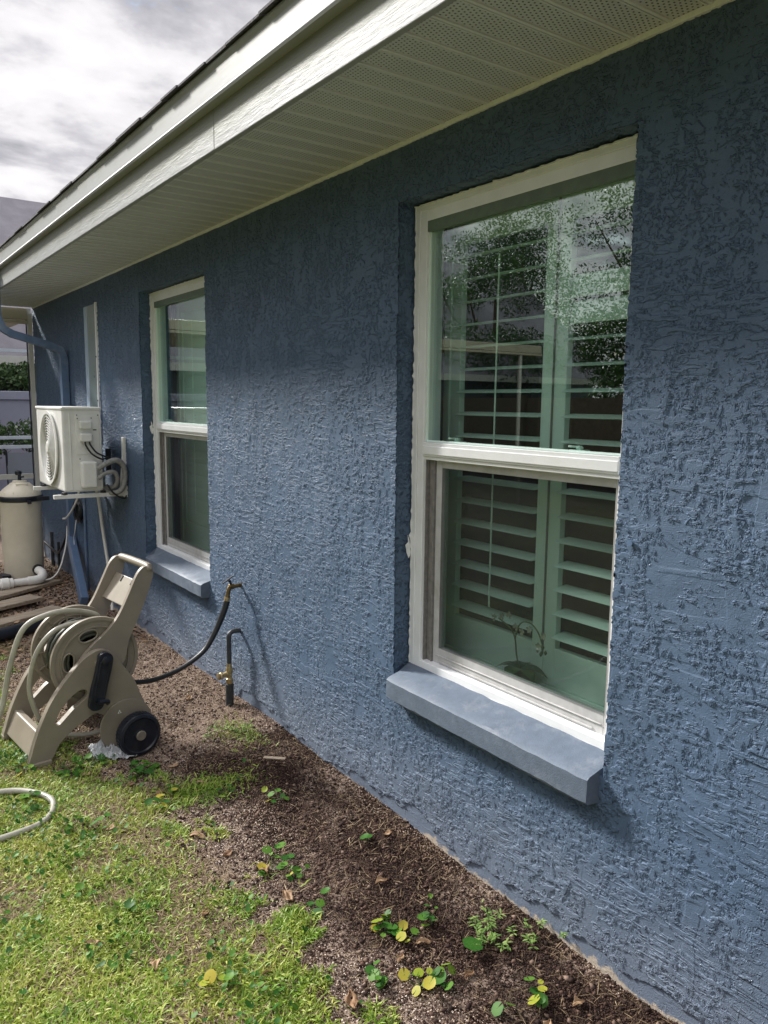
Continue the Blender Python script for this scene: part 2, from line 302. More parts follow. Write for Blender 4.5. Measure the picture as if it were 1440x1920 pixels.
# ---------------------------------------------------------------- mesh helpers
class MB:
    def __init__(s): s.v = []; s.f = []
    def add(s, vs, fs):
        o = len(s.v); s.v += [tuple(p) for p in vs]; s.f += [tuple(i + o for i in f) for f in fs]; return s
    def box(s, a, b):
        x0, y0, z0 = a; x1, y1, z1 = b
        return s.add([(x0, y0, z0), (x1, y0, z0), (x1, y1, z0), (x0, y1, z0), (x0, y0, z1), (x1, y0, z1), (x1, y1, z1), (x0, y1, z1)],
                     [(0, 3, 2, 1), (4, 5, 6, 7), (0, 1, 5, 4), (1, 2, 6, 5), (2, 3, 7, 6), (3, 0, 4, 7)])
    def bar(s, p, q, w_, h_, up=(0, 0, 1)):
        p = Vector(p); q = Vector(q); d = (q - p).normalized(); sd_ = d.cross(Vector(up))
        if sd_.length < 1e-4: sd_ = d.cross(Vector((1, 0, 0)))
        sd_.normalize(); u = sd_.cross(d).normalized(); vs = []
        for c in (p, q):
            for a, b in ((-1, -1), (1, -1), (1, 1), (-1, 1)): vs.append(c + sd_ * a * w_ / 2 + u * b * h_ / 2)
        return s.add(vs, [(0, 3, 2, 1), (4, 5, 6, 7), (0, 1, 5, 4), (1, 2, 6, 5), (2, 3, 7, 6), (3, 0, 4, 7)])
    def tube(s, pts, r, n=12, smooth=0, cap=True):
        pts = [Vector(p) for p in pts]
        if smooth:
            out = []; P = [pts[0] * 2 - pts[1]] + pts + [pts[-1] * 2 - pts[-2]]
            for i in range(1, len(P) - 2):
                for k in range(smooth):
                    t = k / smooth; a, b, c, d = P[i - 1:i + 3]
                    out.append(.5 * ((2 * b) + (c - a) * t + (2 * a - 5 * b + 4 * c - d) * t * t + (3 * b - a - 3 * c + d) * t ** 3))
            out.append(pts[-1]); pts = out
        rr = r if hasattr(r, '__len__') else [r] * len(pts)
        if len(rr) != len(pts): rr = list(np.interp(np.linspace(0, 1, len(pts)), np.linspace(0, 1, len(rr)), rr))
        vs = []; fs = []; u = None
        for i, p in enumerate(pts):
            d = (pts[min(i + 1, len(pts) - 1)] - pts[max(i - 1, 0)]).normalized()
            if u is None: u = d.orthogonal().normalized()
            u = (u - d * u.dot(d)).normalized(); v = d.cross(u)
            for k in range(n): a = 2 * math.pi * k / n; vs.append(p + (u * math.cos(a) + v * math.sin(a)) * rr[i])
        for i in range(len(pts) - 1):
            for k in range(n): fs.append((i * n + k, i * n + (k + 1) % n, (i + 1) * n + (k + 1) % n, (i + 1) * n + k))
        if cap: fs += [tuple(range(n))[::-1], tuple(range((len(pts) - 1) * n, len(pts) * n))]
        return s.add(vs, fs)
    def lathe(s, prof, center, axis=(0, 0, 1), n=40, cap=True):
        ax = Vector(axis).normalized(); u = ax.orthogonal().normalized(); v = ax.cross(u); c = Vector(center); vs = []; fs = []
        for r, h in prof:
            for k in range(n): a = 2 * math.pi * k / n; vs.append(c + ax * h + (u * math.cos(a) + v * math.sin(a)) * r)
        for i in range(len(prof) - 1):
            for k in range(n): fs.append((i * n + k, i * n + (k + 1) % n, (i + 1) * n + (k + 1) % n, (i + 1) * n + k))
        if cap: fs += [tuple(range(n))[::-1], tuple(range((len(prof) - 1) * n, len(prof) * n))]
        return s.add(vs, fs)
    def xform(s, mat): s.v = [tuple(mat @ Vector(p)) for p in s.v]; return s
    def build(s, name, mat, parent=None, smooth=False, bevel=0., seg=2, angle=35):
        me = bpy.data.meshes.new(name); me.from_pydata(s.v, [], s.f); me.update()
        import bmesh as bm_; b = bm_.new(); b.from_mesh(me); bm_.ops.recalc_face_normals(b, faces=b.faces); b.to_mesh(me); b.free()
        o = bpy.data.objects.new(name, me); COL.objects.link(o); me.materials.append(mat)
        if smooth:
            for p in me.polygons: p.use_smooth = True
            me.set_sharp_from_angle(angle=R(angle))
        if bevel:
            md = o.modifiers.new('bevel', 'BEVEL'); md.width = bevel; md.segments = seg; md.limit_method = 'ANGLE'; md.angle_limit = R(30)
        if parent is not None: o.parent = parent
        return o
def np_mesh(name, V, quads, mat, attr=None, parent=None, tris=None):
    me = bpy.data.meshes.new(name); nq = 0 if quads is None else len(quads); ntr = 0 if tris is None else len(tris)
    me.vertices.add(len(V)); me.vertices.foreach_set('co', np.asarray(V, np.float32).ravel())
    li = []; ls = []; tot = []
    if nq: li.append(np.asarray(quads).ravel()); ls.append(np.arange(nq) * 4); tot.append(np.full(nq, 4))
    if ntr: li.append(np.asarray(tris).ravel()); ls.append(nq * 4 + np.arange(ntr) * 3); tot.append(np.full(ntr, 3))
    li = np.concatenate(li); me.loops.add(len(li)); me.loops.foreach_set('vertex_index', li.astype(np.int32))
    me.polygons.add(nq + ntr); me.polygons.foreach_set('loop_start', np.concatenate(ls).astype(np.int32))
    me.update(calc_edges=True); me.validate()
    if attr is not None:
        a = me.attributes.new('rnd', 'FLOAT', 'POINT'); a.data.foreach_set('value', np.asarray(attr, np.float32))
    me.materials.append(mat); o = bpy.data.objects.new(name, me); COL.objects.link(o)
    if parent is not None: o.parent = parent
    return o
def prism(outline, axis_pts, holes=None):
    """closed outline (u,z) extruded along v between two offsets; holes cut by triangulating with bmesh"""
    import bmesh as bm_
    b = bm_.new(); v0, v1 = axis_pts; loops = [outline] + (holes or []); es = []
    for lp in loops:
        vs = [b.verts.new((p[0], v0, p[1])) for p in lp]
        for i in range(len(vs)): es.append(b.edges.new((vs[i], vs[(i + 1) % len(vs)])))
    bm_.ops.triangle_fill(b, use_beauty=True, use_dissolve=False, edges=es)
    g = bm_.ops.extrude_face_region(b, geom=b.faces[:]); bm_.ops.translate(b, vec=(0, v1 - v0, 0), verts=[e for e in g['geom'] if isinstance(e, bm_.types.BMVert)])
    bm_.ops.recalc_face_normals(b, faces=b.faces); b.verts.index_update()
    m = MB(); m.v = [tuple(v.co) for v in b.verts]; m.f = [tuple(v.index for v in f.verts) for f in b.faces]; b.free(); return m
def spline(pts, k=6, closed=True):
    P = [Vector((p[0], p[1], 0)) for p in pts]; n = len(P); out = []
    for i in range(n if closed else n - 1):
        a, b, c, d = P[(i - 1) % n], P[i], P[(i + 1) % n], P[(i + 2) % n]
        for j in range(k):
            t = j / k; q = .5 * ((2 * b) + (c - a) * t + (2 * a - 5 * b + 4 * c - d) * t * t + (3 * b - a - 3 * c + d) * t ** 3); out.append((q.x, q.y))
    return out
def tag(o, label=None, cat=None, group=None, kind=None):
    if label: o['label'] = label
    if cat: o['category'] = cat
    if group: o['group'] = group
    if kind: o['kind'] = kind
    return o
def empty(name, loc=(0, 0, 0), rz=0, **kw):
    o = bpy.data.objects.new(name, None); COL.objects.link(o); o.location = loc; o.rotation_euler = (0, 0, rz); o.empty_display_size = .1; return tag(o, **kw)

# ---------------------------------------------------------------- ground
def gh(x, y):
    """ground height"""
    x = np.asarray(x, float); y = np.asarray(y, float)
    h = .010 * np.sin(x * 2.3 + 1) * np.cos(y * 1.7) + .007 * np.sin(x * 7 + y * 3) + .005 * np.sin(y * 9.3 - x * 5)
    h = h - .055 * np.exp(-(((x + .58) / .22) ** 2 + ((y - 3.42) / .22) ** 2))           # dip under the reel wheel
    h = h + .035 * np.exp(-((x / .05) ** 2)) * (.55 + .45 * np.sin(y * 6.1) * np.sin(y * 2.3 + 1)) * np.exp(-((y - 3.2) / 1.6) ** 2)
    h = h - .03 * np.clip((-x - 1.2) / 3, 0, 1)
    return h * np.exp(-(np.hypot(x, y - 3) / 14) ** 4)
def ground():
    xs = np.unique(np.concatenate([np.array([-900, -300, -120, -60, -30, -16, -10, -7, -5]), np.arange(-4, .25, .03), np.array([2, 8, 20, 60, 200, 900])]))
    ys = np.unique(np.concatenate([np.array([-900, -300, -60, -20, -8, -3, -1, 0]), np.arange(.5, 9, .03), np.array([10, 12, 16, 24, 40, 90, 300, 900])]))
    X, Y = np.meshgrid(xs, ys, indexing='ij'); Z = gh(X, Y)
    near = (np.abs(X + 1.5) < 3) & (Y > 0) & (Y < 9); Z = Z + np.where(near, rng.normal(0, .0022, X.shape), 0) - .002
    V = np.stack([X, Y, Z], -1).reshape(-1, 3); ny = len(ys); i, j = np.meshgrid(np.arange(len(xs) - 1), np.arange(ny - 1), indexing='ij')
    a = (i * ny + j).ravel(); q = np.stack([a, a + ny, a + ny + 1, a + 1], 1); o = np_mesh('ground', V, q, M['soil'])
    for p in o.data.polygons: p.use_smooth = True
    tag(o, kind='structure', label='bare brown soil and lawn ground beside the blue wall', cat='ground')
ground()

def nz(x, y, s, seed=0):
    """cheap value noise 0..1 in numpy"""
    x = np.asarray(x) * s + seed * 13.7; y = np.asarray(y) * s + seed * 7.3; xi = np.floor(x); yi = np.floor(y); fx = x - xi; fy = y - yi
    fx = fx * fx * (3 - 2 * fx); fy = fy * fy * (3 - 2 * fy)
    hsh = lambda a, b: np.modf(np.abs(np.sin(a * 127.1 + b * 311.7) * 43758.5453))[0]
    return (hsh(xi, yi) * (1 - fx) + hsh(xi + 1, yi) * fx) * (1 - fy) + (hsh(xi, yi + 1) * (1 - fx) + hsh(xi + 1, yi + 1) * fx) * fy
def lawn_edge(y):
    return np.interp(y, [0, 1.5, 1.8, 2.03, 2.27, 2.64, 3.07, 3.3, 3.9, 4.6, 5.6, 6.5], [-.72, -.70, -.67, -.69, -.64, -.70, -.62, -.80, -.95, -.98, -1.0, -1.4])
def blades(name, n, xr, yr, dens, hgt, wid, mat, flat=0., lab='', cat='', curl=.5):
    X = rng.uniform(*xr, n); Y = rng.uniform(*yr, n); k = rng.random(n) < dens(X, Y); X = X[k]; Y = Y[k]; n = len(X)
    L = hgt * rng.uniform(.45, 1.35, n) * (.7 + .6 * nz(X, Y, 6, 3)); W = wid * rng.uniform(.6, 1.3, n); A = rng.uniform(0, 2 * np.pi, n)
    lean = np.clip(rng.normal(flat, .38, n), .02, 1.5); Z = gh(X, Y)
    d = np.stack([np.cos(A), np.sin(A)], 1); s = np.stack([-d[:, 1], d[:, 0]], 1)
    V = np.zeros((n, 5, 3)); tw = rng.uniform(-.5, .5, n)
    for j, (t, wv) in enumerate(((0, .6), (0, .6), (.5, 1), (.5, 1), (1, 0))):
        sg = (-1 if j in (0, 2) else 1) * (0 if j == 4 else 1); ang = lean + curl * t
        hr = L * t * np.sin(ang); hz = L * t * np.cos(ang)
        V[:, j, 0] = X + d[:, 0] * hr + s[:, 0] * sg * W * wv * .5; V[:, j, 1] = Y + d[:, 1] * hr + s[:, 1] * sg * W * wv * .5
        V[:, j, 2] = Z + np.maximum(hz, -.0) + .001 + sg * W * wv * tw * .5
    V = V.reshape(-1, 3); b = np.arange(n) * 5; q = np.stack([b, b + 1, b + 3, b + 2], 1); tr = np.stack([b + 2, b + 3, b + 4], 1)
    r = np.clip(rng.beta(2, 2.4, n) * .75 + .35 * (nz(X, Y, 2.3, 5) - .35) + .15 * (nz(X, Y, 14, 6) - .5), 0, 1)
    o = np_mesh(name, V, q, mat, np.repeat(r, 5), tris=tr); return tag(o, label=lab, cat=cat, kind='stuff')
def lawn_d(X, Y):
    e = lawn_edge(Y); ragged = .24 * (nz(X, Y, 4.5, 1) - .5) + .24 * (nz(X, Y, 12, 2) - .5) + .10 * (nz(X, Y, 40, 3) - .5)
    inside = np.clip((e + ragged - X) / .07, 0, 1); patch = np.clip((nz(X, Y, 3.2, 9) * .6 + nz(X, Y, 9, 8) * .4 - .27) / .22, .15, 1)
    bare = 1 - .85 * np.exp(-(((X + .92) / .2) ** 2 + ((Y - 2.9) / .2) ** 2)) - .5 * np.exp(-(((X + .8) / .3) ** 2 + ((Y - 3.3) / .3) ** 2))
    strip = .75 * np.exp(-(((X + .55) / .17) ** 2 + ((Y - 2.93) / .09) ** 2)) + .4 * np.exp(-(((X + .17) / .1) ** 2 + ((Y - 3.33) / .12) ** 2))
    return np.clip(inside * patch * np.clip(bare, 0, 1) + strip, 0, 1) * (1 - np.clip((Y - 5.2) / .5, 0, 1) * (X > -1.7))
blades('grass', 400000, (-2.6, -.1), (.9, 5.2), lawn_d, .029, .0043, M['grass'], .75, 'patchy bright green and yellow lawn grass', 'grass')
blades('far_grass', 90000, (-9, -1.2), (-3, 12), lambda X, Y: ((X < -2.6) | (Y < .9) | (Y > 5.2)) * lawn_d(X, Y), .05, .012, M['grass'], .7, 'lawn grass further from the house', 'grass')
blades('thatch', 230000, (-2.6, 0), (.9, 6), lambda X, Y: np.clip((lawn_edge(Y) - X) / .15, 0, 1) * .85 + .05, .034, .0022, M['straw'], 1.35, 'dry tan thatch and straw lying in the lawn', 'thatch', .2)

def ground_cover(n):
    # low round-leaved ground cover threaded all through the turf
    X = rng.uniform(-2.6, -.3, n); Y = rng.uniform(.9, 5, n); k = (rng.random(n) < lawn_d(X, Y) * np.clip((nz(X, Y, 5, 31) - .42) * 5, .06, 1)); X = X[k]; Y = Y[k]; n = len(X); Rr = rng.uniform(.004, .0105, n); A = rng.uniform(0, 6.28, n); T = rng.uniform(-.7, .7, (n, 2)); Z = gh(X, Y) + rng.uniform(.012, .032, n)
    th = np.linspace(.25, 2 * np.pi - .25, 8); lx = np.concatenate([[0], np.cos(th)]); ly = np.concatenate([[0], np.sin(th)]); V = np.zeros((n, 9, 3)); c = np.cos(A)[:, None]; s_ = np.sin(A)[:, None]; x_ = (lx * c - ly * s_) * Rr[:, None]; y_ = (lx * s_ + ly * c) * Rr[:, None]
    V[:, :, 0] = X[:, None] + x_; V[:, :, 1] = Y[:, None] + y_; V[:, :, 2] = Z[:, None] + x_ * T[:, :1] + y_ * T[:, 1:] + (lx ** 2 + ly ** 2) * Rr[:, None] * .2
    f = np.array([(0, i, i + 1) for i in range(1, 8)]); tr = (f[None] + (np.arange(n) * 9)[:, None, None]).reshape(-1, 3); r = np.clip(rng.beta(1.6, 2.6, n) * .85, 0, .84)
    tag(np_mesh('ground_cover', V.reshape(-1, 3), None, M['weedleaf'], np.repeat(r, 9), tris=tr), label='low round-leaved ground cover growing through the lawn', cat='ground cover', kind='stuff')
ground_cover(13000)
def grains(name, n, xr, yr, dens, size, mat, tone, lab, cat):
    X = rng.uniform(*xr, n); Y = rng.uniform(*yr, n); k = rng.random(n) < dens(X, Y); X = X[k]; Y = Y[k]; n = len(X)
    base = np.array([(1, 0, 0), (0, 1, 0), (-1, 0, 0), (0, -1, 0), (0, 0, 1.), (0, 0, -1)]); S = size * rng.uniform(.5, 1.4, n)
    V = base[None] * (rng.uniform(.6, 1.4, (n, 6, 1))) * S[:, None, None]; A = rng.uniform(0, 6.3, n); c = np.cos(A)[:, None]; s = np.sin(A)[:, None]
    V[:, :, 2] *= .65; T = rng.uniform(-.6, .6, (n, 1)); V[:, :, 2] += T * V[:, :, 0]
    x_ = V[:, :, 0] * c - V[:, :, 1] * s; y_ = V[:, :, 0] * s + V[:, :, 1] * c; x_ *= 1
    V[:, :, 0] = x_ + X[:, None]; V[:, :, 1] = y_ + Y[:, None]; V[:, :, 2] += (gh(X, Y) + S * .25)[:, None]
    f = np.array([(0, 1, 4), (1, 2, 4), (2, 3, 4), (3, 0, 4), (1, 0, 5), (2, 1, 5), (3, 2, 5), (0, 3, 5)]); tr = (f[None] + (np.arange(n) * 6)[:, None, None]).reshape(-1, 3)
    o = np_mesh(name, V.reshape(-1, 3), None, mat, np.repeat(np.clip(tone(X, Y, rng.random(n)), 0, 1), 6), tris=tr); return tag(o, label=lab, cat=cat, kind='stuff')
def bed_d(X, Y): return np.clip((X - lawn_edge(Y) + .25) / .25, .05, 1)
def bed_tone(X, Y, r):
    darkness = np.clip((X + .60 + .35 * (nz(X, Y, 3.1, 4) - .5)) / .22, 0, 1) * (Y < 3.25) * np.clip((nz(X, Y, 2.6, 12) + .15) * 1.6, .35, 1)
    darkness = darkness * (1 - .8 * np.exp(-((X + .02) / .06) ** 2) * (nz(X, Y, 5, 15) > .35))
    sand = np.clip((Y - 3.15) / .3, 0, 1) * np.clip(.35 + nz(X, Y, 4, 21), 0, 1)
    return r * (1 - .42 * darkness) * (1 - sand) + sand * (.68 + .32 * r) + .11 * (1 - darkness) * (1 - sand) - .02
grains('mulch_grains', 230000, (-1.3, .0), (.9, 5.2), bed_d, .0029, M['grain'], bed_tone, 'brown gritty mulch and seed husks along the wall foot', 'mulch')
grains('mulch_chips', 16000, (-1.3, .0), (.9, 8.4), lambda X, Y: bed_d(X, Y) * .8, .0075, M['grain'], lambda X, Y, r: r * .75, 'coarse dark bark bits scattered in the bed', 'mulch')
def fibre_d(X, Y): return np.clip(.25 + .8 * np.exp(-((X + .03) / .07) ** 2) + .5 * (Y > 3.0) + .5 * (Y > 5), 0, 1) * (X > lawn_edge(Y) - .1)
blades('fibres', 26000, (-1.2, .0), (.9, 8.2), fibre_d, .045, .0018, M['straw'], 1.45, 'fine dry fibres and twigs on the soil', 'litter', .1)

# ---------------------------------------------------------------- the house
house = empty('house', (0, 2, 0), label='blue stucco house with white-framed windows, fascia and vented soffit', cat='house')
def hb(mb, name, mat, **kw):            # parts of the house are given in world coordinates
    par = kw.pop('parent', None); o = mb.build(name, mat, None, **kw); p = par or house
    o.parent = p; o.matrix_parent_inverse = Matrix.Translation((0, -2, 0)) if p is house else Matrix.Identity(4); return o
WINS = [(1.318, 2.314), (4.094, 5.189)]; WZ0, WZ1 = .579, 2.297
def wall_mesh():
    """dense front wall with its window reveals, one welded sheet that the stucco relief displaces"""
    def ax(knots):
        out = [knots[0][0]]
        for (a_, _), (b_, st_) in zip(knots[:-1], knots[1:]): out += list(np.linspace(a_, b_, max(2, int(round((b_ - a_) / st_)) + 1))[1:])
        return np.array(out)
    (a1, b1), (a2, b2) = WINS
    ys = ax([(-5, 0), (.9, .25), (a1, .0033), (b1, .004), (2.8, .0042), (a2, .007), (b2, .009), (8.45, .013)]); zs = ax([(-.3, 0), (-.06, .05), (WZ0, .0040), (WZ1, .0040), (2.498, .006), (2.62, .06)]); V = []; Q = []; off = 0
    def grid(P, flip, mask=None):
        nonlocal off
        n, m_ = P.shape[:2]; i, j = np.meshgrid(np.arange(n - 1), np.arange(m_ - 1), indexing='ij'); a_ = (i * m_ + j).ravel(); q = np.stack([a_, a_ + 1, a_ + m_ + 1, a_ + m_], 1)
        if flip: q = q[:, ::-1]
        if mask is not None: q = q[mask[:-1, :-1].ravel()]
        V.append(P.reshape(-1, 3)); Q.append(q + off); off += n * m_
    Y, Z = np.meshgrid(ys, zs, indexing='ij'); keep = np.ones(Y.shape, bool)
    for a_, b_ in WINS: keep &= ~((Y > a_ - 1e-6) & (Y < b_ - 1e-6) & (Z > WZ0 - 1e-6) & (Z < WZ1 - 1e-6))
    grid(np.stack([Y * 0, Y, Z], -1), False, keep); xs = np.array([0, .003, .007, .012, .018, .025, .033, .042, .052, .064, .08, .11, .15, .2])
    for a_, b_ in WINS:
        zz_ = zs[(zs > WZ0 - 1e-6) & (zs < WZ1 + 1e-6)]; yy_ = ys[(ys > a_ - 1e-6) & (ys < b_ + 1e-6)]
        X_, Z_ = np.meshgrid(xs, zz_, indexing='ij'); grid(np.stack([X_, X_ * 0 + a_, Z_], -1), True); grid(np.stack([X_, X_ * 0 + b_, Z_], -1), False)
        X_, Y_ = np.meshgrid(xs, yy_, indexing='ij'); grid(np.stack([X_, Y_, X_ * 0 + WZ1], -1), True); grid(np.stack([X_, Y_, X_ * 0 + WZ0], -1), False)
    V = np.concatenate(V); Q = np.concatenate(Q); key = np.round(V * 1e5).astype(np.int64); _, idx, inv_ = np.unique(key, axis=0, return_index=True, return_inverse=True); inv_ = inv_.ravel(); Q = inv_[Q]; V = V[idx]
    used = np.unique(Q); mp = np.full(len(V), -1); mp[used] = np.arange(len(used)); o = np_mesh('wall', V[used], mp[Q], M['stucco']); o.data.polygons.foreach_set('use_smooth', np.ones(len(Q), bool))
    o.parent = house; o.matrix_parent_inverse = Matrix.Translation((0, -2, 0)); return o
wall_mesh()
m = MB()
m.add([(0, 8.45, -.3), (9, 8.45, -.3), (9, 8.45, 2.62), (0, 8.45, 2.62)], [(0, 1, 2, 3)]); m.add([(0, -5, -.3), (9, -5, -.3), (9, -5, 2.62), (0, -5, 2.62)], [(0, 1, 2, 3)]); m.add([(9, -5, -.3), (9, 8.45, -.3), (9, 8.45, 2.62), (9, -5, 2.62)], [(0, 1, 2, 3)])
hb(m, 'rear_wall', M['blue_metal'])

# soffit with raised ribs, wall channel, fascia boards, drip trim, roof
hb(MB().box((-.494, -5, 2.5), (.0, 8.43, 2.512)), 'soffit', M['soffit'])
SO = simple('soffit_rib', (.68, .70, .71), .45, .04, 6)
m = MB()
for k in range(-60, 82):
    y = k * .1045 - .02
    if -5 < y < 8.40: m.box((-.492, y - .010, 2.4955), (-.016, y - .0015, 2.5)); m.box((-.492, y + .0035, 2.4965), (-.016, y + .008, 2.5))
hb(m, 'soffit_rib', SO)
m = MB(); yy = -5.
while yy < 8.40:
    l = rnd.uniform(.25, .7); e = min(8.42, yy + l); d = rnd.uniform(-.0012, .0012)
    m.box((-.016, yy, 2.486 + d), (-.002, e - .001, 2.4995)); yy = e
hb(m, 'wall_channel', M['caulk'])
m = MB(); m.box((-.515, -5, 2.488), (-.4945, 2.744, 2.70)); m.box((-.514, 2.747, 2.490), (-.4945, 8.45, 2.70)); hb(m, 'fascia', M['fascia'], bevel=.003)
prof = [(-.515, 2.626), (-.549, 2.626), (-.553, 2.634), (-.545, 2.645), (-.545, 2.722), (-.552, 2.736), (-.552, 2.745), (-.515, 2.745)]
m = MB(); n = len(prof); m.add([(p[0], -5, p[1]) for p in prof] + [(p[0], 8.46, p[1]) for p in prof], [(i, (i + 1) % n, n + (i + 1) % n, n + i) for i in range(n)] + [tuple(range(n)), tuple(range(n, 2 * n))[::-1]])
hb(m, 'gutter', M['trim'])
rf = MB()
for r_ in range(34):                    # shingle courses stepping up the slope
    x0 = -.565 + r_ * .14; x1 = x0 + .15; zb = 2.747 + r_ * .14 * .36; y = -5.2 - rnd.uniform(0, .3)
    while y < 8.5:
        wdt = rnd.choice((.17, .25, .33)); e = min(y + wdt, 8.52); dx = rnd.uniform(-.006, .006) if r_ else rnd.uniform(-.010, .006); th = rnd.uniform(.006, .010)
        rf.add([(x0 + dx, y + .002, zb), (x0 + dx, e - .002, zb), (x1, e - .002, zb + .15 * .36), (x1, y + .002, zb + .15 * .36), (x0 + dx, y + .002, zb + th), (x0 + dx, e - .002, zb + th), (x1, e - .002, zb + .15 * .36 + th), (x1, y + .002, zb + .15 * .36 + th)],
               [(0, 3, 2, 1), (4, 5, 6, 7), (0, 1, 5, 4), (1, 2, 6, 5), (2, 3, 7, 6), (3, 0, 4, 7)]); y = e
rf.add([(-.53, -5.2, 2.742), (-.53, 8.5, 2.742), (4.3, 8.5, 4.47), (4.3, -5.2, 4.47), (9.5, -5.2, 2.6), (9.5, 8.5, 2.6)], [(0, 1, 2, 3), (3, 2, 5, 4), (0, 3, 4), (1, 5, 2)])
hb(rf, 'roof', M['shingle'])
# rooms behind the windows (dark insides seen between the louvres)
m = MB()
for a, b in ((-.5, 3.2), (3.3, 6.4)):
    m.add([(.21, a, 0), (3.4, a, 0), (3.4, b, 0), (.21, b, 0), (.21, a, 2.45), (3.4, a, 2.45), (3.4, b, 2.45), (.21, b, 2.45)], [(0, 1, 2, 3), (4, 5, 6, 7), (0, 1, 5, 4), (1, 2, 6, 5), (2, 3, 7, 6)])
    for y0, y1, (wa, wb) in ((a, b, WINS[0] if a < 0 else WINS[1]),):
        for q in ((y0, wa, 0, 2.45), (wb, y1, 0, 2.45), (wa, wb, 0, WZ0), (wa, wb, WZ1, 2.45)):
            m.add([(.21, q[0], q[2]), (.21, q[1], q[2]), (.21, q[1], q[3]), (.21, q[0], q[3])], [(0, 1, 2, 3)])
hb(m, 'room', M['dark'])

def ring_y(m, y0, y1, z0, z1, wy, wz0, wz1, x0, x1):
    m.box((x0, y0, z0), (x1, y0 + wy, z1)); m.box((x0, y1 - wy, z0), (x1, y1, z1)); m.box((x0, y0 + wy, z1 - wz1), (x1, y1 - wy, z1)); m.box((x0, y0 + wy, z0), (x1, y1 - wy, z0 + wz0)); return m
def make_window(a, b, near):
    e = .0015; m = MB()
    ring_y(m, a + e, b - e, WZ0 + .004, WZ1 - e, .058, .050, .056, .072, .150)          # main frame
    ring_y(m, a + e * 2, b - e * 2, WZ0 + .006, WZ1 - e * 2, .022, .020, .018, .066, .0715)   # outer lip
    m.box((.070, a + .0595, 1.411), (.150, b - .0595, 1.462)); m.box((.0655, a + .0597, 1.418), (.0698, b - .0597, 1.449))
    m.box((.0765, a + .0595, 1.398), (.150, b - .0595, 1.4105))
    root = hb(m, 'window', M['vinyl'], bevel=.003)
    c = lambda mb, nm, mt, **k: (lambda o: (setattr(o, 'parent', root), o)[1])(mb.build(nm, mt, None, **k))
    c(MB().box((.0925, a + .05, 1.455), (.0975, b - .05, WZ1 - .05)), 'upper_pane', M['glass'])
    g = MB(); ring_y(g, a + .060, b - .060, 1.463, WZ1 - .058, .004, .006, .004, .084, .0915); c(g, 'glazing_bead', M['shutter'])
    c(MB().box((.0735, a + .0585, WZ1 - .094), (.0912, b - .0585, WZ1 - .0565)), 'shaded_head_stop', M['shaded_stop'])  # added glazing stop, with the head's shade put into its colour
    s = MB(); ring_y(s, a + .0592, b - .098, .6325, 1.4095, .034, .062, .04, .104, .134); s.box((.0985, a + .13, .640), (.1035, b - .14, .646)); s.box((.0985, a + .10, .664), (.1035, b - .11, .668)); c(s, 'sash', M['alu'], bevel=.002)
    tr = MB(); tr.box((.100, b - .0975, .6305), (.149, b - .0590, 1.3975)); tr.box((.096, b - .0975, .632), (.0995, b - .092, 1.396)); tr.box((.085, b - .0645, .632), (.099, b - .0590, 1.396)); c(tr, 'track', M['track'])
    c(MB().box((.1165, a + .092, .692), (.1205, b - .13, 1.372)), 'lower_pane', M['glass_low'])
    sc = MB(); sc.add([(.1025, a + .09, .6945), (.1025, b - .133, .6945), (.1025, b - .133, 1.37), (.1025, a + .09, 1.37)], [(0, 1, 2, 3)]); c(sc, 'insect_screen', M['screen'])
    # two sash locks on the meeting rail
    for y in (a + .24, b - .20):
        lk = MB(); lk.box((.1, y - .028, 1.4625), (.13, y + .028, 1.470)); lk.lathe([(.010, 0), (.012, .006), (.006, .012)], (.115, y, 1.470), n=14); lk.bar((.115, y, 1.478), (.095, y + .026, 1.480), .009, .006); c(lk, 'sash_lock', M['shutter'], bevel=.001)
    # rough bead of caulk and stray paint where frame meets stucco
    ck = MB(); rr = random.Random(3 + near)
    def jag(p0, p1, inward, wmin, wmax, nseg):
        p0 = Vector(p0); p1 = Vector(p1); inward = Vector(inward); last = rr.uniform(wmin, wmax)
        for i in range(nseg):
            q0 = p0.lerp(p1, i / nseg); q1 = p0.lerp(p1, (i + 1) / nseg); w1 = rr.uniform(wmin, wmax) * (1.9 if rr.random() < .07 else 1)
            vs = []
            for q, ww in ((q0, last), (q1, w1)): vs += [q, q - Vector((ww, 0, 0)), q + inward * .004 - Vector((ww, 0, 0)), q + inward * .004]
            ck.add(vs, [(0, 1, 5, 4), (1, 2, 6, 5), (2, 3, 7, 6), (0, 1, 2, 3), (4, 5, 6, 7)]); last = w1
    jag((.068, b, WZ0), (.068, b, WZ1), (0, -1, 0), .001, .007, 130); jag((.068, a, WZ0), (.068, a, WZ1), (0, 1, 0), .015, .034, 110)
    jag((.068, a, WZ1), (.068, b, WZ1), (0, 0, -1), .003, .012, 60)
    c(ck, 'caulk', M['caulk'])
    fl = MB(); z_ = 1.06 if near else 1.42                                             # flake of old paint on the reveal
    fl.add([(.062, b - .0015, z_), (.058, b - .0015, z_ + .03), (.050, b - .0015, z_ + .05), (.052, b - .0015, z_ + .022), (.040, b - .0015, z_ + .012), (.046, b - .0015, z_ - .018), (.056, b - .0015, z_ - .04), (.063, b - .0015, z_ - .03)], [tuple(range(8))])
    for v_ in list(fl.v): fl.v.append((v_[0], v_[1] + .0012, v_[2]))
    fl.f += [tuple(range(8, 16))[::-1]] + [(i, (i + 1) % 8, 8 + (i + 1) % 8, 8 + i) for i in range(8)]; c(fl, 'paint_flake', M['caulk'])
    # interior stool and side casings
    c(MB().box((.1505, a - .02, .592), (.30, b + .02, .622)), 'inner_sill', M['interior_sill'], bevel=.004)
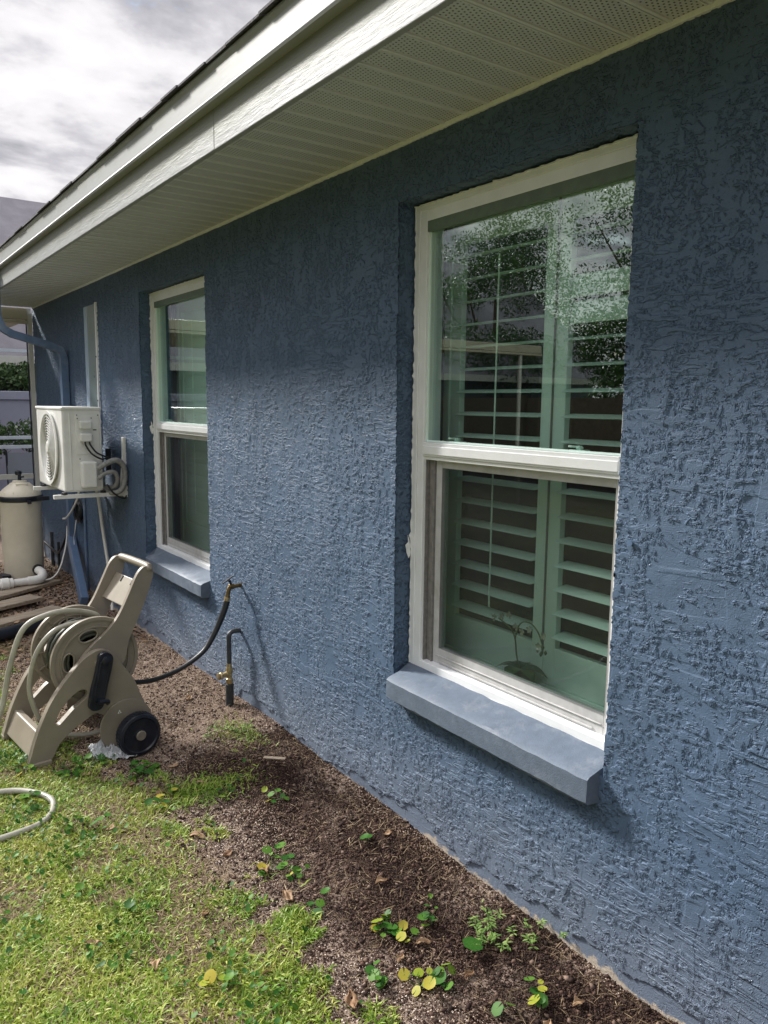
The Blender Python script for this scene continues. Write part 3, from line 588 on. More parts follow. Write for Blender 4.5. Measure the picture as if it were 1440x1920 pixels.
    # plantation shutters
    x = .285; mid = (a + b) / 2 if near else (a + b) / 2; st = .052; z0, z1 = .64, 2.30
    fr = MB(); ya, yb = a - .03, b + .03; ring_y(fr, ya - .05, yb + .05, .6225, 2.36, .047, .016, .04, x - .02, x + .022)
    c(fr, 'shutter_frame', M['shutter'], bevel=.002)
    for pi, (p0, p1) in enumerate(((ya, mid - .0015), (mid + .0015, yb))):
        pn = MB(); ring_y(pn, p0, p1, z0, z1, st, .135, .11, x - .013, x + .013)
        sh = c(pn, 'shutter', M['shutter'], bevel=.002)
        k = 0; z = .822
        while z < 2.17:
            tilt = R(9); off = 0
            if near and pi == 0 and 1.84 < z < 2.0: tilt = R(80)
            if not near: tilt = R(87)
            lv = MB(); hw = .037 if near else .0425; n_ = 10; pts = []
            for q in range(n_):
                aa = 2 * math.pi * q / n_; px_, pz_ = math.cos(aa) * hw, math.sin(aa) * .0048
                pts.append((x + px_ * math.cos(tilt) - pz_ * math.sin(tilt), z + px_ * math.sin(tilt) + pz_ * math.cos(tilt)))
            lv.add([(p[0], p0 + st + .002, p[1]) for p in pts] + [(p[0], p1 - st - .002, p[1]) for p in pts], [(i, (i + 1) % n_, n_ + (i + 1) % n_, n_ + i) for i in range(n_)] + [tuple(range(n_)), tuple(range(n_, 2 * n_))[::-1]])
            o = lv.build('louvre', M['shutter'], None, smooth=True, angle=60); o.parent = root
            z += .0827
        if near and pi == 1 or not near:
            c(MB().tube([(x - .045, (p0 + p1) / 2 - .02, .86), (x - .045, (p0 + p1) / 2 - .02, 2.12)], .0032, 8), 'tilt_rod', M['shutter'])
    c(MB().box((x - .02, mid - .0013, z0 + .1), (x - .012, mid + .0013, z1)), 'astragal', M['track'])
    return root
w1 = make_window(*WINS[0], True); w2 = make_window(*WINS[1], False)
w1['label'] = 'large near double-hung window with open plantation shutters'; w2['label'] = 'narrower looking far double-hung window beside the air conditioner'
# concrete sills, sloped top, hand-plastered
def sill(y0, y1, seed):
    n = 26; m = MB(); rr = random.Random(seed); prof = [(.066, .610), (.0, .590), (-.050, .578), (-.060, .570), (-.062, .505), (-.056, .497), (0, .492), (.05, .49)]; k = len(prof)
    for i in range(n + 1):
        y = y0 + (y1 - y0) * i / n; j = [(rr.uniform(-.0016, .0016), rr.uniform(-.0016, .0016)) for _ in prof]
        if i in (0, n): j = [(0.004 if p[0] < 0 else 0, 0) for p in prof]
        m.v += [(p[0] + d[0], y, p[1] + d[1]) for p, d in zip(prof, j)]
        if i: m.f += [((i - 1) * k + q, (i - 1) * k + (q + 1) % k, i * k + (q + 1) % k, i * k + q) for q in range(k)]
    m.f += [tuple(range(k)), tuple(range(n * k, (n + 1) * k))[::-1]]; return m
def sill_cut(a, b, seed):
    # the projecting nose is longer than the opening; the back part sits inside it
    m = sill(a - .0, b + .0, seed); nose = MB(); return m
for (a, b), sd_, e_ in zip(WINS, (5, 6), (-.022, -.13)):
    m = sill(a + .012, b + e_, sd_); m.v = [(x, y if x < .03 else a + .001 + (y - a - .012) / (b + e_ - a - .012) * (b - a - .002), z) for x, y, z in m.v]; hb(m, 'window_sill', M['sill'], smooth=True, angle=28)

# narrow framed panel high on the wall above the air conditioner
m = MB(); m.box((-.018, 6.42, 1.30), (.0, 6.51, 2.325)); p = hb(m, 'wall_panel', M['panelblue'], bevel=.003)
m = MB(); m.box((-.015, 6.185, 1.30), (-.0005, 6.4195, 2.325)); q = m.build('panel_sheet', M['panelgrey'], None); q.parent = p
m = MB(); m.box((-.022, 6.165, 1.28), (-.0005, 6.1845, 2.335)); q = m.build('panel_edge', M['vinyl'], None, bevel=.002); q.parent = p
m = MB()
for z in (1.6, 1.93, 2.335): m.lathe([(.006, 0), (.006, .004), (.003, .006)], (-.023, 6.174, z), (-1, 0, 0), 10)
q = m.build('screw', M['blackplastic'], None); q.parent = p

# downspout with upper offset and kicked-out foot
def rect_pipe(m, pts, w_, d_):
    pts = [Vector(p) for p in pts]
    for a, b in zip(pts[:-1], pts[1:]): m.bar(a, b, w_, d_, up=(1, 0, 0) if abs((b - a).normalized().x) < .9 else (0, 0, 1))
    return m
def sweep_rect(pts, w_, d_):
    pts = [Vector(p) for p in pts]; m = MB(); ridge_ = [(-1, -1), (-.4, -1), (-.33, -.82), (.33, -.82), (.4, -1), (1, -1), (1, 1), (-1, 1)]; n = len(ridge_)
    for i, p in enumerate(pts):
        t = (pts[min(i + 1, len(pts) - 1)] - pts[max(0, i - 1)]).normalized(); y = Vector((0, 1, 0)); y = (y - t * y.dot(t)).normalized() if abs(t.y) < .95 else Vector((1, 0, 0)); o_ = y.cross(t).normalized()
        for a, b in ridge_: m.v.append(tuple(p + y * a * w_ / 2 + o_ * b * d_ / 2))
        if i: m.f += [((i - 1) * n + q, (i - 1) * n + (q + 1) % n, i * n + (q + 1) % n, i * n + q) for q in range(n)]
    m.f += [tuple(range(n)), tuple(range((len(pts) - 1) * n, len(pts) * n))[::-1]]; return m
hb(sweep_rect([(-.545, 7.1, 2.63), (-.545, 7.1, 2.27), (-.51, 7.1, 2.175), (-.44, 7.1, 2.135), (-.15, 7.1, 2.055), (-.07, 7.1, 2.025), (-.045, 7.1, 1.95), (-.04, 7.1, .42), (-.042, 7.09, .36)], .075, .058), 'downspout', M['blue_metal'])
hb(MB().bar((-.047, 7.12, .40), (-.175, 6.22, .035), .078, .06, up=(-1, 0, .1)), 'downspout_foot', M['blue_metal'], bevel=.004)
hb(MB().tube([(-.018, 6.72, -.05), (-.018, 6.72, .90)], .013, 12), 'conduit', M['blue_metal'], smooth=True)
hb(MB().tube([(-.014, 7.75, -.02), (-.014, 7.75, .26)], .014, 10), 'pipe_stub', M['insul'], smooth=True)
hb(MB().tube([(-.014, 8.0, -.02), (-.014, 8.0, .32)], .02, 10), 'pipe_stub', M['insul'], smooth=True)

# ---------------------------------------------------------------- wall-hung air conditioner
ac = empty('air_conditioner', (-.15, 5.57, .955), label='white outdoor air conditioner unit bracketed to the blue wall', cat='air conditioner')
def part(root, mb, name, mat, **k):
    """mb in world coordinates -> child of root (an empty with a pure translation/rotation)"""
    inv = Matrix.Translation(root.location) @ root.rotation_euler.to_matrix().to_4x4(); inv.invert()
    return mb.xform(inv).build(name, mat, root, **k)
X0, X1, Y0, Y1, Z0, Z1 = -.425, -.165, 5.585, 6.39, .972, 1.545
part(ac, MB().box((X0, Y0, Z0), (X1, Y1, Z1)), 'casing', M['ac'], bevel=.014, seg=3)
part(ac, MB().box((X0 - .006, Y0 - .006, Z1 - .012), (X1 + .004, Y1 + .006, Z1 + .010)), 'top_cover', M['ac'], bevel=.008, seg=3)
part(ac, MB().box((X0 + .045, Y0 - .004, Z0 + .02), (X0 + .053, Y0 + .002, Z1 - .03)).box((X1 - .014, Y0 - .004, Z0 + .02), (X1 - .006, Y0 + .002, Z1 - .03)).box((X0 + .085, Y0 - .006, 1.23), (X1 - .02, Y0 + .002, Z1 - .045)), 'side_panel', M['ac'], bevel=.002)
for z0, z1 in ((1.405, 1.462), (1.318, 1.375)):
    part(ac, MB().box((X0 + .105, Y0 - .045, z0), (X0 + .185, Y0 - .007, z1)), 'cable_cover', M['ac'], bevel=.010, seg=3)
part(ac, MB().box((X0 + .10, Y0 - .07, 1.00), (X0 + .205, Y0 - .002, 1.185)), 'valve_cover', M['ac'], bevel=.016, seg=3)
m = MB()
for x, z in ((X0 + .095, 1.50), (X1 - .025, 1.50), (X0 + .098, 1.477), (X0 + .19, 1.48), (X0 + .105, 1.20), (X0 + .19, 1.36)): m.lathe([(.004, 0), (.004, .004)], (x, Y0 - .005, z), (0, -1, 0), 8)
m.box((X0 + .20, Y0 - .008, 1.395), (X0 + .222, Y0 - .0055, 1.403)); part(ac, m, 'screw', M['blackplastic'])
# round fan grille on the front
cg = Vector((X0 - .002, 5.955, 1.262)); m = MB().lathe([(.245, .0), (.262, .012), (.262, .020), (.24, .020), (.236, .0)], cg, (-1, 0, 0), 56, cap=False); part(ac, m, 'grille_ring', M['ac'], smooth=True)
part(ac, MB().lathe([(.235, .0), (.235, .004)], cg, (-1, 0, 0), 48), 'fan_recess', M['ac_dark'])
m = MB()
for r_ in np.arange(.05, .236, .019): m.tube([cg + Vector((-.018, math.cos(a) * r_, math.sin(a) * r_)) for a in np.linspace(0, 2 * math.pi, 45)], .0026, 5, cap=False)
for k in range(12): a = k * math.pi / 6; m.bar(cg + Vector((-.015, math.cos(a) * .04, math.sin(a) * .04)), cg + Vector((-.015, math.cos(a) * .238, math.sin(a) * .238)), .004, .006)
m.lathe([(.045, .012), (.045, .022), (.035, .026)], cg, (-1, 0, 0), 24); part(ac, m, 'fan_grille', M['ac'])
for y in (5.572, 6.22):
    m = MB().box((-.50, y, .930), (-.002, y + .035, .958)).box((-.026, y - .008, .92), (-.001, y + .043, 1.345))
    m.add([(-.027, y, .96), (-.060, y, .96), (-.027, y, 1.33), (-.027, y + .004, .96), (-.060, y + .004, .96), (-.027, y + .004, 1.33)], [(0, 1, 2), (3, 5, 4), (0, 1, 4, 3), (1, 2, 5, 4), (2, 0, 3, 5)])
    part(ac, m, 'wall_bracket', M['ac'], bevel=.003)
m = MB()
for y in (5.59, 6.24):
    for x in (-.46, -.2): m.lathe([(.022, 0), (.018, .014)], (x + .03, y, .958), n=14)
part(ac, m, 'rubber_foot', M['black'])
part(ac, MB().tube([(-.29, 5.545, 1.318), (-.285, 5.54, 1.29), (-.25, 5.53, 1.235), (-.19, 5.545, 1.20), (-.14, 5.60, 1.195)], .006, 8, 6), 'power_cable', M['black'], smooth=True)
part(ac, MB().tube([(-.262, 5.545, 1.318), (-.255, 5.54, 1.295), (-.22, 5.53, 1.245), (-.16, 5.55, 1.215), (-.12, 5.60, 1.2)], .006, 8, 6), 'power_cable', M['black'], smooth=True)
part(ac, MB().tube([(-.215, 5.53, 1.135), (-.17, 5.51, 1.165), (-.10, 5.505, 1.19), (-.045, 5.52, 1.15), (-.032, 5.53, 1.06), (-.06, 5.54, .975), (-.12, 5.58, .955), (-.16, 5.66, .99)], .019, 12, 6), 'insulated_line', M['insul_grey'], smooth=True)
part(ac, MB().tube([(-.215, 5.53, 1.065), (-.17, 5.515, 1.10), (-.11, 5.51, 1.105), (-.085, 5.53, 1.05), (-.10, 5.56, 1.0), (-.14, 5.62, .99)], .015, 12, 6), 'insulated_line', M['insul_grey'], smooth=True)
part(ac, MB().tube([(-.15, 5.56, 1.02), (-.12, 5.54, .965), (-.07, 5.54, .925), (-.03, 5.55, .915), (-.01, 5.58, .94)], .006, 8, 6), 'power_cable', M['black'], smooth=True)
part(ac, MB().tube([(-.05, 5.86, 1.25), (-.05, 5.86, 1.08)], .02, 8), 'line_end', M['insul'], smooth=True)

tag(MB().tube([(-.10, 6.20, .952), (-.055, 6.18, .90), (-.038, 6.12, .60), (-.035, 6.0, .28), (-.05, 5.9, .02)], .0125, 12, 6).build('drain_hose', M['pvc'], None, smooth=True), 'thin white condensate drain tube running down the wall below the air conditioner', 'tube')
# coil of spare cable hung on the wall
m = MB(); rr = random.Random(5)
for k in range(9):
    r0 = rr.uniform(.062, .098); cy = 6.84 + rr.uniform(-.012, .012); cz = .665 + rr.uniform(-.012, .012); x = -.02 - k * .0045
    m.tube([(x + rr.uniform(-.002, .002), cy + 1.25 * r0 * math.cos(a), cz + r0 * math.sin(a)) for a in np.linspace(0, 2 * math.pi, 30)], .0048, 7, cap=False)
tag(m.build('cable_coil', M['black'], None, smooth=True), 'coil of black cable hung on the wall under the air conditioner', 'cable')
tag(MB().tube([(-.06, 6.68, .93), (-.07, 6.72, .80), (-.085, 6.86, .68), (-.09, 7.05, .59), (-.09, 7.18, .565)], .0085, 10, 6).build('cable_end', M['pvc'], None, smooth=True), 'stiff white cable with a cut end hanging under the air conditioner', 'cable')
tag(MB().tube([(-.07, 6.8, .6), (-.08, 6.82, .50), (-.06, 6.95, .40), (-.07, 6.86, .25), (-.05, 6.9, .20)], .004, 8, 6).build('loose_wire', M['pvc'], None, smooth=True), 'thin pale wire dangling below the cable coil beside the downspout', 'wire')
tag(MB().tube([(-.06, 7.17, .50), (-.09, 7.12, .34), (-.17, 7.02, .16), (-.25, 6.98, .085), (-.34, 7.0, .075)], .006, 8, 6).build('bonding_wire', M['pvc'], None, smooth=True), 'pale wire curving from the downspout down to the white pipe elbow', 'wire')
tag(MB().tube([(-.04, 7.25, .42), (-.06, 7.4, .27), (-.05, 7.65, .18), (-.06, 8.0, .2), (-.1, 8.3, .27)], .012, 8, 6).build('black_cable', M['black'], None, smooth=True), 'dark cable sagging along the wall foot behind the filter tank', 'cable')

# ---------------------------------------------------------------- pool filter tank
TC = Vector((-.405, 7.30, 0)); tank = empty('filter_tank', TC, label='tan pool filter tank with black clamp band and domed lid', cat='pool filter')
part(tank, MB().lathe([(.150, .05), (.160, .08), (.165, .30), (.166, .70), (.172, .722), (.172, .733)], TC, n=56), 'tank_body', M['tank'], smooth=True)
part(tank, MB().lathe([(.172, .781), (.168, .800), (.140, .835), (.085, .878), (.060, .893), (.056, .908), (.040, .910)], TC, n=56), 'lid', M['tank'], smooth=True)
m = MB()
for k in range(12): a = k * math.pi / 6; m.bar(TC + Vector((math.cos(a) * .16, math.sin(a) * .16, .808)), TC + Vector((math.cos(a) * .07, math.sin(a) * .07, .886)), .006, .012)
m.box((TC.x - .045, TC.y - .09, .868), (TC.x + .045, TC.y - .05, .884)); part(tank, m, 'lid_rib', M['tank'], bevel=.002)
part(tank, MB().lathe([(.175, .7345), (.183, .740), (.183, .774), (.175, .780)], TC, n=56).box((TC.x + .10, TC.y - .165, .74), (TC.x + .145, TC.y - .13, .775)).box((TC.x + .15, TC.y - .12, .735), (TC.x + .21, TC.y - .07, .770)).box((TC.x + .02, TC.y - .20, .722), (TC.x + .05, TC.y - .16, .752)), 'clamp_band', M['blackplastic'], bevel=.002)
m = MB().tube([TC + Vector((0, 0, .905)), TC + Vector((0, 0, .965))], [.016, .013], 12).lathe([(.02, .955), (.028, .965), (.028, .985), (.012, .995)], TC + Vector((-.008, 0, 0)), n=12).bar(TC + Vector((.0, 0, .935)), TC + Vector((.035, -.01, .94)), .014, .014); part(tank, m, 'air_valve', M['blackplastic'], smooth=True)
part(tank, MB().lathe([(.155, .0), (.155, .03), (.145, .05)], TC, n=40).box((TC.x - .2, TC.y - .14, 0), (TC.x - .13, TC.y - .02, .11)), 'base_foot', M['blackplastic'])
pl = empty('water_pipe', (-.4, 6.95, .06), label='white plastic pipe with union and elbow at the filter tank foot', cat='pipe')
part(pl, MB().tube([(-.95, 6.92, .085), (-.36, 6.98, .085)], .030, 24), 'pipe', M['pvc'], smooth=True)
part(pl, MB().lathe([(.040, 0), (.050, .008), (.050, .065), (.042, .075), (.042, .10), (.036, .105)], (-.66, 6.95, .085), (1, .1, 0), 30), 'union_nut', M['pvc'], smooth=True)
part(pl, MB().tube([(-.44, 6.972, .085), (-.36, 6.98, .086), (-.325, 7.0, .10), (-.31, 7.04, .125), (-.325, 7.12, .14)], [.037, .038, .038, .037, .037], 20, 5), 'elbow', M['pvc'], smooth=True)
part(pl, MB().tube([(-.325, 7.11, .14), (-.325, 7.15, .142)], .045, 22), 'coupling', M['black'], smooth=True)

# weathered planks on the ground by the tank
for i, (a, b, z, wd, lab) in enumerate((((-1.25, 6.42), (-.20, 7.10), .03, .15, 'grey weathered plank nearest the white pipe'), ((-1.35, 6.10), (-.47, 6.50), .045, .17, 'wide grey weathered plank lying across the middle of the three'), ((-1.3, 5.72), (-.38, 6.16), .02, .14, 'weathered plank nearest the hose reel, half sunk in litter'))):
    tag(MB().bar((a[0], a[1], z), (b[0], b[1], z + .004), wd, .03).build('plank', M['wood'], None, bevel=.004), lab, 'plank', 'planks on the ground by the filter tank')
m = MB().tube([(-2.2, 5.05, .05), (-.9, 5.56, .045), (-.5, 5.76, .045), (-.28, 5.92, .04)], .045, 18, 5); tag(m.build('drain_pipe', M['blackplastic'], None, smooth=True), 'thick dark blue-black drain pipe lying behind the hose reel', 'pipe')

# ---------------------------------------------------------------- tap, hose and lower valve
tp = empty('garden_tap', (0, 3.673, .652), label='small brass garden tap on the wall with black hose attached', cat='tap')
m = MB().lathe([(.022, .001), (.022, .005), (.011, .008), (.010, .05), (.014, .052), (.014, .075), (.010, .08)], (0, 3.673, .652), (-1, 0, 0), 16)
m.tube([(-.062, 3.673, .652), (-.075, 3.673, .645), (-.084, 3.673, .615), (-.086, 3.673, .598)], [.013, .012, .011, .014], 12, 3); part(tp, m, 'tap_body', M['brass_dark'], smooth=True)
m = MB().tube([(-.064, 3.673, .66), (-.074, 3.673, .688)], .006, 8).bar((-.112, 3.668, .676), (-.052, 3.678, .706), .010, .005); part(tp, m, 'tap_handle', M['blackplastic'], smooth=True)
part(tp, MB().lathe([(.016, 0), (.016, .022), (.012, .024)], (-.086, 3.673, .598), (-.25, 0, -1), 12), 'hose_nut', M['brass'], smooth=True)
tag(MB().tube([(-.090, 3.672, .578), (-.112, 3.67, .52), (-.165, 3.668, .415), (-.225, 3.666, .335), (-.33, 3.663, .275), (-.445, 3.655, .245), (-.54, 3.64, .245), (-.62, 3.62, .27), (-.70, 3.63, .33)], [.0165, .0165, .0145, .0125, .012, .012, .012, .012, .012], 14, 8).build('leader_hose', M['black'], None, smooth=True), 'short thick black hose from the brass tap to the reel', 'hose')
vp = empty('standpipe', (-.07, 3.695, 0), label='dark insulated water pipe rising from the soil with brass valve', cat='pipe')
part(vp, MB().tube([(.0, 3.695, .402), (-.045, 3.695, .405), (-.066, 3.695, .395), (-.073, 3.695, .37), (-.073, 3.695, .235)], .0125, 14, 5), 'upper_pipe', M['copper'], smooth=True)
part(vp, MB().tube([(-.073, 3.695, .125), (-.073, 3.695, .12), (-.075, 3.695, -.02)], [.013, .022, .022], 14), 'pipe_insulation', M['insul'], smooth=True)
m = MB().lathe([(.014, 0), (.019, .01), (.019, .03), (.014, .035), (.014, .06), (.019, .065), (.019, .085), (.014, .095), (.013, .115)], (-.073, 3.695, .12), n=14).tube([(-.073, 3.695, .178), (-.115, 3.69, .176)], [.017, .012], 12).lathe([(.008, 0), (.017, .006), (.02, .014), (.016, .022), (.02, .03), (.008, .034)], (-.110, 3.690, .176), (-1, -.1, 0), 9)
part(vp, m, 'valve', M['brass'], smooth=True)

# ---------------------------------------------------------------- hose reel cart
TH = R(6); RO = Vector((-1.05, 3.53, 0)); RM = Matrix.Translation(RO) @ Matrix.Rotation(TH, 4, 'Z')
reel = empty('hose_reel', RO, TH, label='taupe plastic wheeled hose reel cart with black crank', cat='hose reel')
def rp(mb, name, mat, **k): return mb.build(name, mat, reel, **k)
leg = spline([(-.040, .004), (-.030, .060), (-.014, .110), (.012, .175), (.064, .275), (.130, .358), (.200, .428), (.250, .458), (.295, .465), (.345, .440), (.385, .380), (.438, .300), (.472, .215), (.500, .125), (.470, .060), (.400, .040), (.358, .066), (.315, .120), (.292, .150), (.255, .170), (.195, .145), (.140, .113), (.086, .067), (.045, .004)], 4)
cut = spline([(.074, .172), (.092, .213), (.120, .247), (.150, .276), (.190, .298), (.216, .290), (.221, .262), (.190, .238), (.155, .214), (.110, .174), (.088, .158)], 4)
arm = spline([(.200, .400), (.262, .478), (.335, .535), (.396, .605), (.448, .702), (.490, .785), (.525, .818), (.560, .812), (.570, .785), (.558, .738), (.524, .650), (.482, .560), (.438, .470), (.415, .380), (.360, .330), (.28, .33)], 4)
for v0, v1, a0, a1 in ((0, .034, .006, .028), (.386, .42, .392, .414)):
    rp(prism(leg, (v0, v1), [cut]), 'side_frame', M['taupe'], bevel=.006, seg=3)
    rp(prism(arm, (a0 + .029 if v0 == 0 else a0 - .025, a1 + .029 if v0 == 0 else a1 - .025), None), 'handle_arm', M['taupe'], bevel=.006, seg=3)
# raised wheel-arch disc and rim bead on the near frame
for v0, v1 in ((-.010, -.0005), (.4205, .430)):
    rp(MB().lathe([(.128, 0), (.128, v1 - v0)], (.395, v0, .078), (0, 1, 0), 40), 'wheel_arch', M['taupe'], bevel=.003)
rp(MB().tube([(.548, .045, .800), (.556, .07, .812), (.556, .35, .812), (.548, .375, .800)], .019, 16, 4), 'grip', M['taupe'], smooth=True)
rp(MB().add([(.522, .057, .738), (.522, .366, .738), (.444, .366, .622), (.444, .057, .622), (.540, .057, .728), (.540, .366, .728), (.462, .366, .612), (.462, .057, .612)], [(0, 1, 2, 3), (7, 6, 5, 4), (0, 4, 5, 1), (1, 5, 6, 2), (2, 6, 7, 3), (3, 7, 4, 0)]), 'cross_panel', M['taupe'], bevel=.004)
rp(MB().bar((.5195, .15, .737), (.502, .15, .711), .008, .006, up=(-.8, 0, .55)).bar((.5195, .27, .737), (.502, .27, .711), .008, .006, up=(-.8, 0, .55)), 'panel_slot', M['ac_dark'])
rp(MB().add([(.40, .058, .53), (.40, .365, .53), (.33, .365, .47), (.33, .058, .47), (.415, .058, .512), (.415, .365, .512), (.345, .365, .452), (.345, .058, .452)], [(0, 1, 2, 3), (7, 6, 5, 4), (0, 4, 5, 1), (1, 5, 6, 2), (2, 6, 7, 3), (3, 7, 4, 0)]), 'lower_brace', M['blackplastic'], bevel=.003)
rp(MB().add([(-.034, .034, .022), (-.034, .386, .022), (.010, .386, .130), (.010, .034, .130), (.012, .034, .006), (.012, .386, .006), (.045, .386, .125), (.045, .034, .125)], [(0, 1, 2, 3), (7, 6, 5, 4), (0, 4, 5, 1), (1, 5, 6, 2), (2, 6, 7, 3), (3, 7, 4, 0)]), 'foot_step', M['taupe'], bevel=.008, seg=3)
for a_ in ((-.012, .036), (.384, .43)): rp(MB().box((-.045, a_[0], -.012), (.050, a_[1], .012)), 'foot_pad', M['taupe'], bevel=.004)
CX, CZ = .288, .402
def flange(v, t, name):
    n = 150; m = MB(); N = 5; half = .36; rows = []
    for k in range(n):
        a = 2 * math.pi * k / n; d = (a - .55 + math.pi / N) % (2 * math.pi / N) - math.pi / N; e = math.sqrt(max(0, 1 - abs(d / half) ** 2.6)) * .024; rows.append((a, e))
    for side in (v, v + t):
        for a, e in rows:
            for r_ in (.02, .124 - e, .124 + e, .2): m.v.append((CX + r_ * math.cos(a), side, CZ + r_ * math.sin(a)))
    for k in range(n):
        q = (k + 1) % n; op = rows[k][1] > 0 or rows[q][1] > 0
        for j in range(3):
            A, B, C_, D = k * 4 + j, k * 4 + j + 1, q * 4 + j + 1, q * 4 + j; off = n * 4
            if j == 1: continue
            m.f.append((A, B, C_, D)); m.f.append((A + off, D + off, C_ + off, B + off))
        A, D = k * 4 + 3, q * 4 + 3; m.f.append((A, A + n * 4, D + n * 4, D))
        if op:
            for j in (1, 2): A, D = k * 4 + j, q * 4 + j; m.f.append((A, A + n * 4, D + n * 4, D))
    o = rp(m, name, M['taupe']); c = (CX, v - .006, CZ); m = MB()
    for r0, r1 in ((.188, .204), (.156, .162), (.05, .056)): m.lathe([(r0, 0), (r0, -.001), (r1, -.001), (r1, t + .012), (r0, t + .012), (r0, 0)], c, (0, 1, 0), 72, cap=False)
    for s_ in range(N):
        a0 = .55 + s_ * 2 * math.pi / N; up_ = []; dn_ = []
        for q in range(25):
            d = -half + 2 * half * q / 24; e = math.sqrt(max(0, 1 - abs(d / half) ** 2.6)) * .026; a = a0 + d; up_.append((CX + (.124 + e) * math.cos(a), v - .003, CZ + (.124 + e) * math.sin(a))); dn_.append((CX + (.124 - e) * math.cos(a), v - .003, CZ + (.124 - e) * math.sin(a)))
        lp = up_ + dn_[::-1][1:-1]; m.tube(lp + lp[:1], .0045, 6, cap=False)
    q = m.build('rim', M['taupe'], None, smooth=True, angle=40); q.parent = o; return o
flange(.068, .006, 'spool_flange'); f2 = flange(.335, .006, 'spool_flange')
m = MB()
for k in range(14): a = 2 * math.pi * k / 14; m.bar((CX + .06 * math.cos(a), .330, CZ + .06 * math.sin(a)), (CX + .19 * math.cos(a), .330, CZ + .19 * math.sin(a)), .006, .012, up=(0, 1, 0))
q = m.build('spoke_rib', M['taupe'], None); q.parent = f2
rp(MB().lathe([(.070, .075), (.070, .334)], (CX, 0, CZ), (0, 1, 0), 40), 'drum', M['taupe'], smooth=True)
rp(MB().lathe([(.03, -.02), (.03, .44)], (CX, 0, CZ), (0, 1, 0), 24), 'axle', M['taupe'], smooth=True)
cr = spline([(.262, .430), (.268, .452), (.290, .463), (.315, .455), (.328, .432), (.322, .390), (.305, .330), (.285, .250), (.272, .212), (.250, .200), (.222, .206), (.213, .228), (.225, .290), (.245, .360)], 4)
ck_ = rp(prism(cr, (-.046, -.018), None), 'crank', M['blackplastic'], bevel=.006, seg=3)
ins = [(CX - .0 + (p[0] - .272) * .62 - .015, .33 + (p[1] - .33) * .74) for p in cr]; ring = MB().tube([(p[0], -.047, p[1]) for p in ins + ins[:1]], .004, 6, cap=False); q = ring.build('crank_rib', M['blackplastic'], None, smooth=True); q.parent = ck_
q = MB().lathe([(.021, 0), (.023, .008), (.016, .011)], (.296, -.047, .428), (0, -1, 0), 24).build('crank_boss', M['blackplastic'], None, smooth=True); q.parent = ck_
q = MB().tube([(.248, -.06, .245), (.292, -.055, .235), (.300, -.03, .215)], [.011, .010, .008], 12, 3).build('crank_knob', M['blackplastic'], None, smooth=True); q.parent = ck_
for v0, s in ((-.098, 1), (.442, 1)):
    wc = (.426, v0, .048)
    wh = rp(MB().lathe([(.078, .006), (.084, .0), (.097, .003), (.1005, .010), (.1005, .050), (.096, .056), (.04, .056)], wc, (0, 1, 0), 56), 'wheel', M['blackplastic'], smooth=True, angle=30)
    q = MB().lathe([(.078, .0058), (.03, .008), (.028, .0)], wc, (0, 1, 0), 40).build('wheel_disc', M['blackplastic'], None, smooth=True); q.parent = wh
    q = MB().lathe([(.024, .010), (.024, -.004), (.02, -.007)], wc, (0, 1, 0), 28).build('hub_cap', M['hub'], None, smooth=True); q.parent = wh
    t_ = MB()
    for k in range(40): a = 2 * math.pi * k / 40; t_.bar((wc[0] + .1015 * math.cos(a), v0 + .012, wc[2] + .1015 * math.sin(a)), (wc[0] + .1015 * math.cos(a), v0 + .048, wc[2] + .1015 * math.sin(a)), .006, .003, up=(math.cos(a), 0, math.sin(a)))
    q = t_.build('tread', M['blackplastic'], None); q.parent = wh
rp(MB().tube([(.426, -.05, .048), (.426, .45, .048)], .012, 12), 'wheel_axle', M['blackplastic'], smooth=True)
m = MB()
for a in (90, 210, 330):
    c = Vector((.362, -.0125, .152)) + Vector((math.cos(R(a)), 0, math.sin(R(a)))) * .0055
    m.add([c + Vector((math.cos(R(b)), 0, math.sin(R(b)))) * .005 for b in (90, 210, 330)] + [c + Vector((math.cos(R(b)), 0, math.sin(R(b)))) * .005 + Vector((0, .002, 0)) for b in (90, 210, 330)], [(0, 1, 2), (5, 4, 3), (0, 1, 4, 3), (1, 2, 5, 4), (2, 0, 3, 5)])
rp(m, 'emblem', M['pvc'])

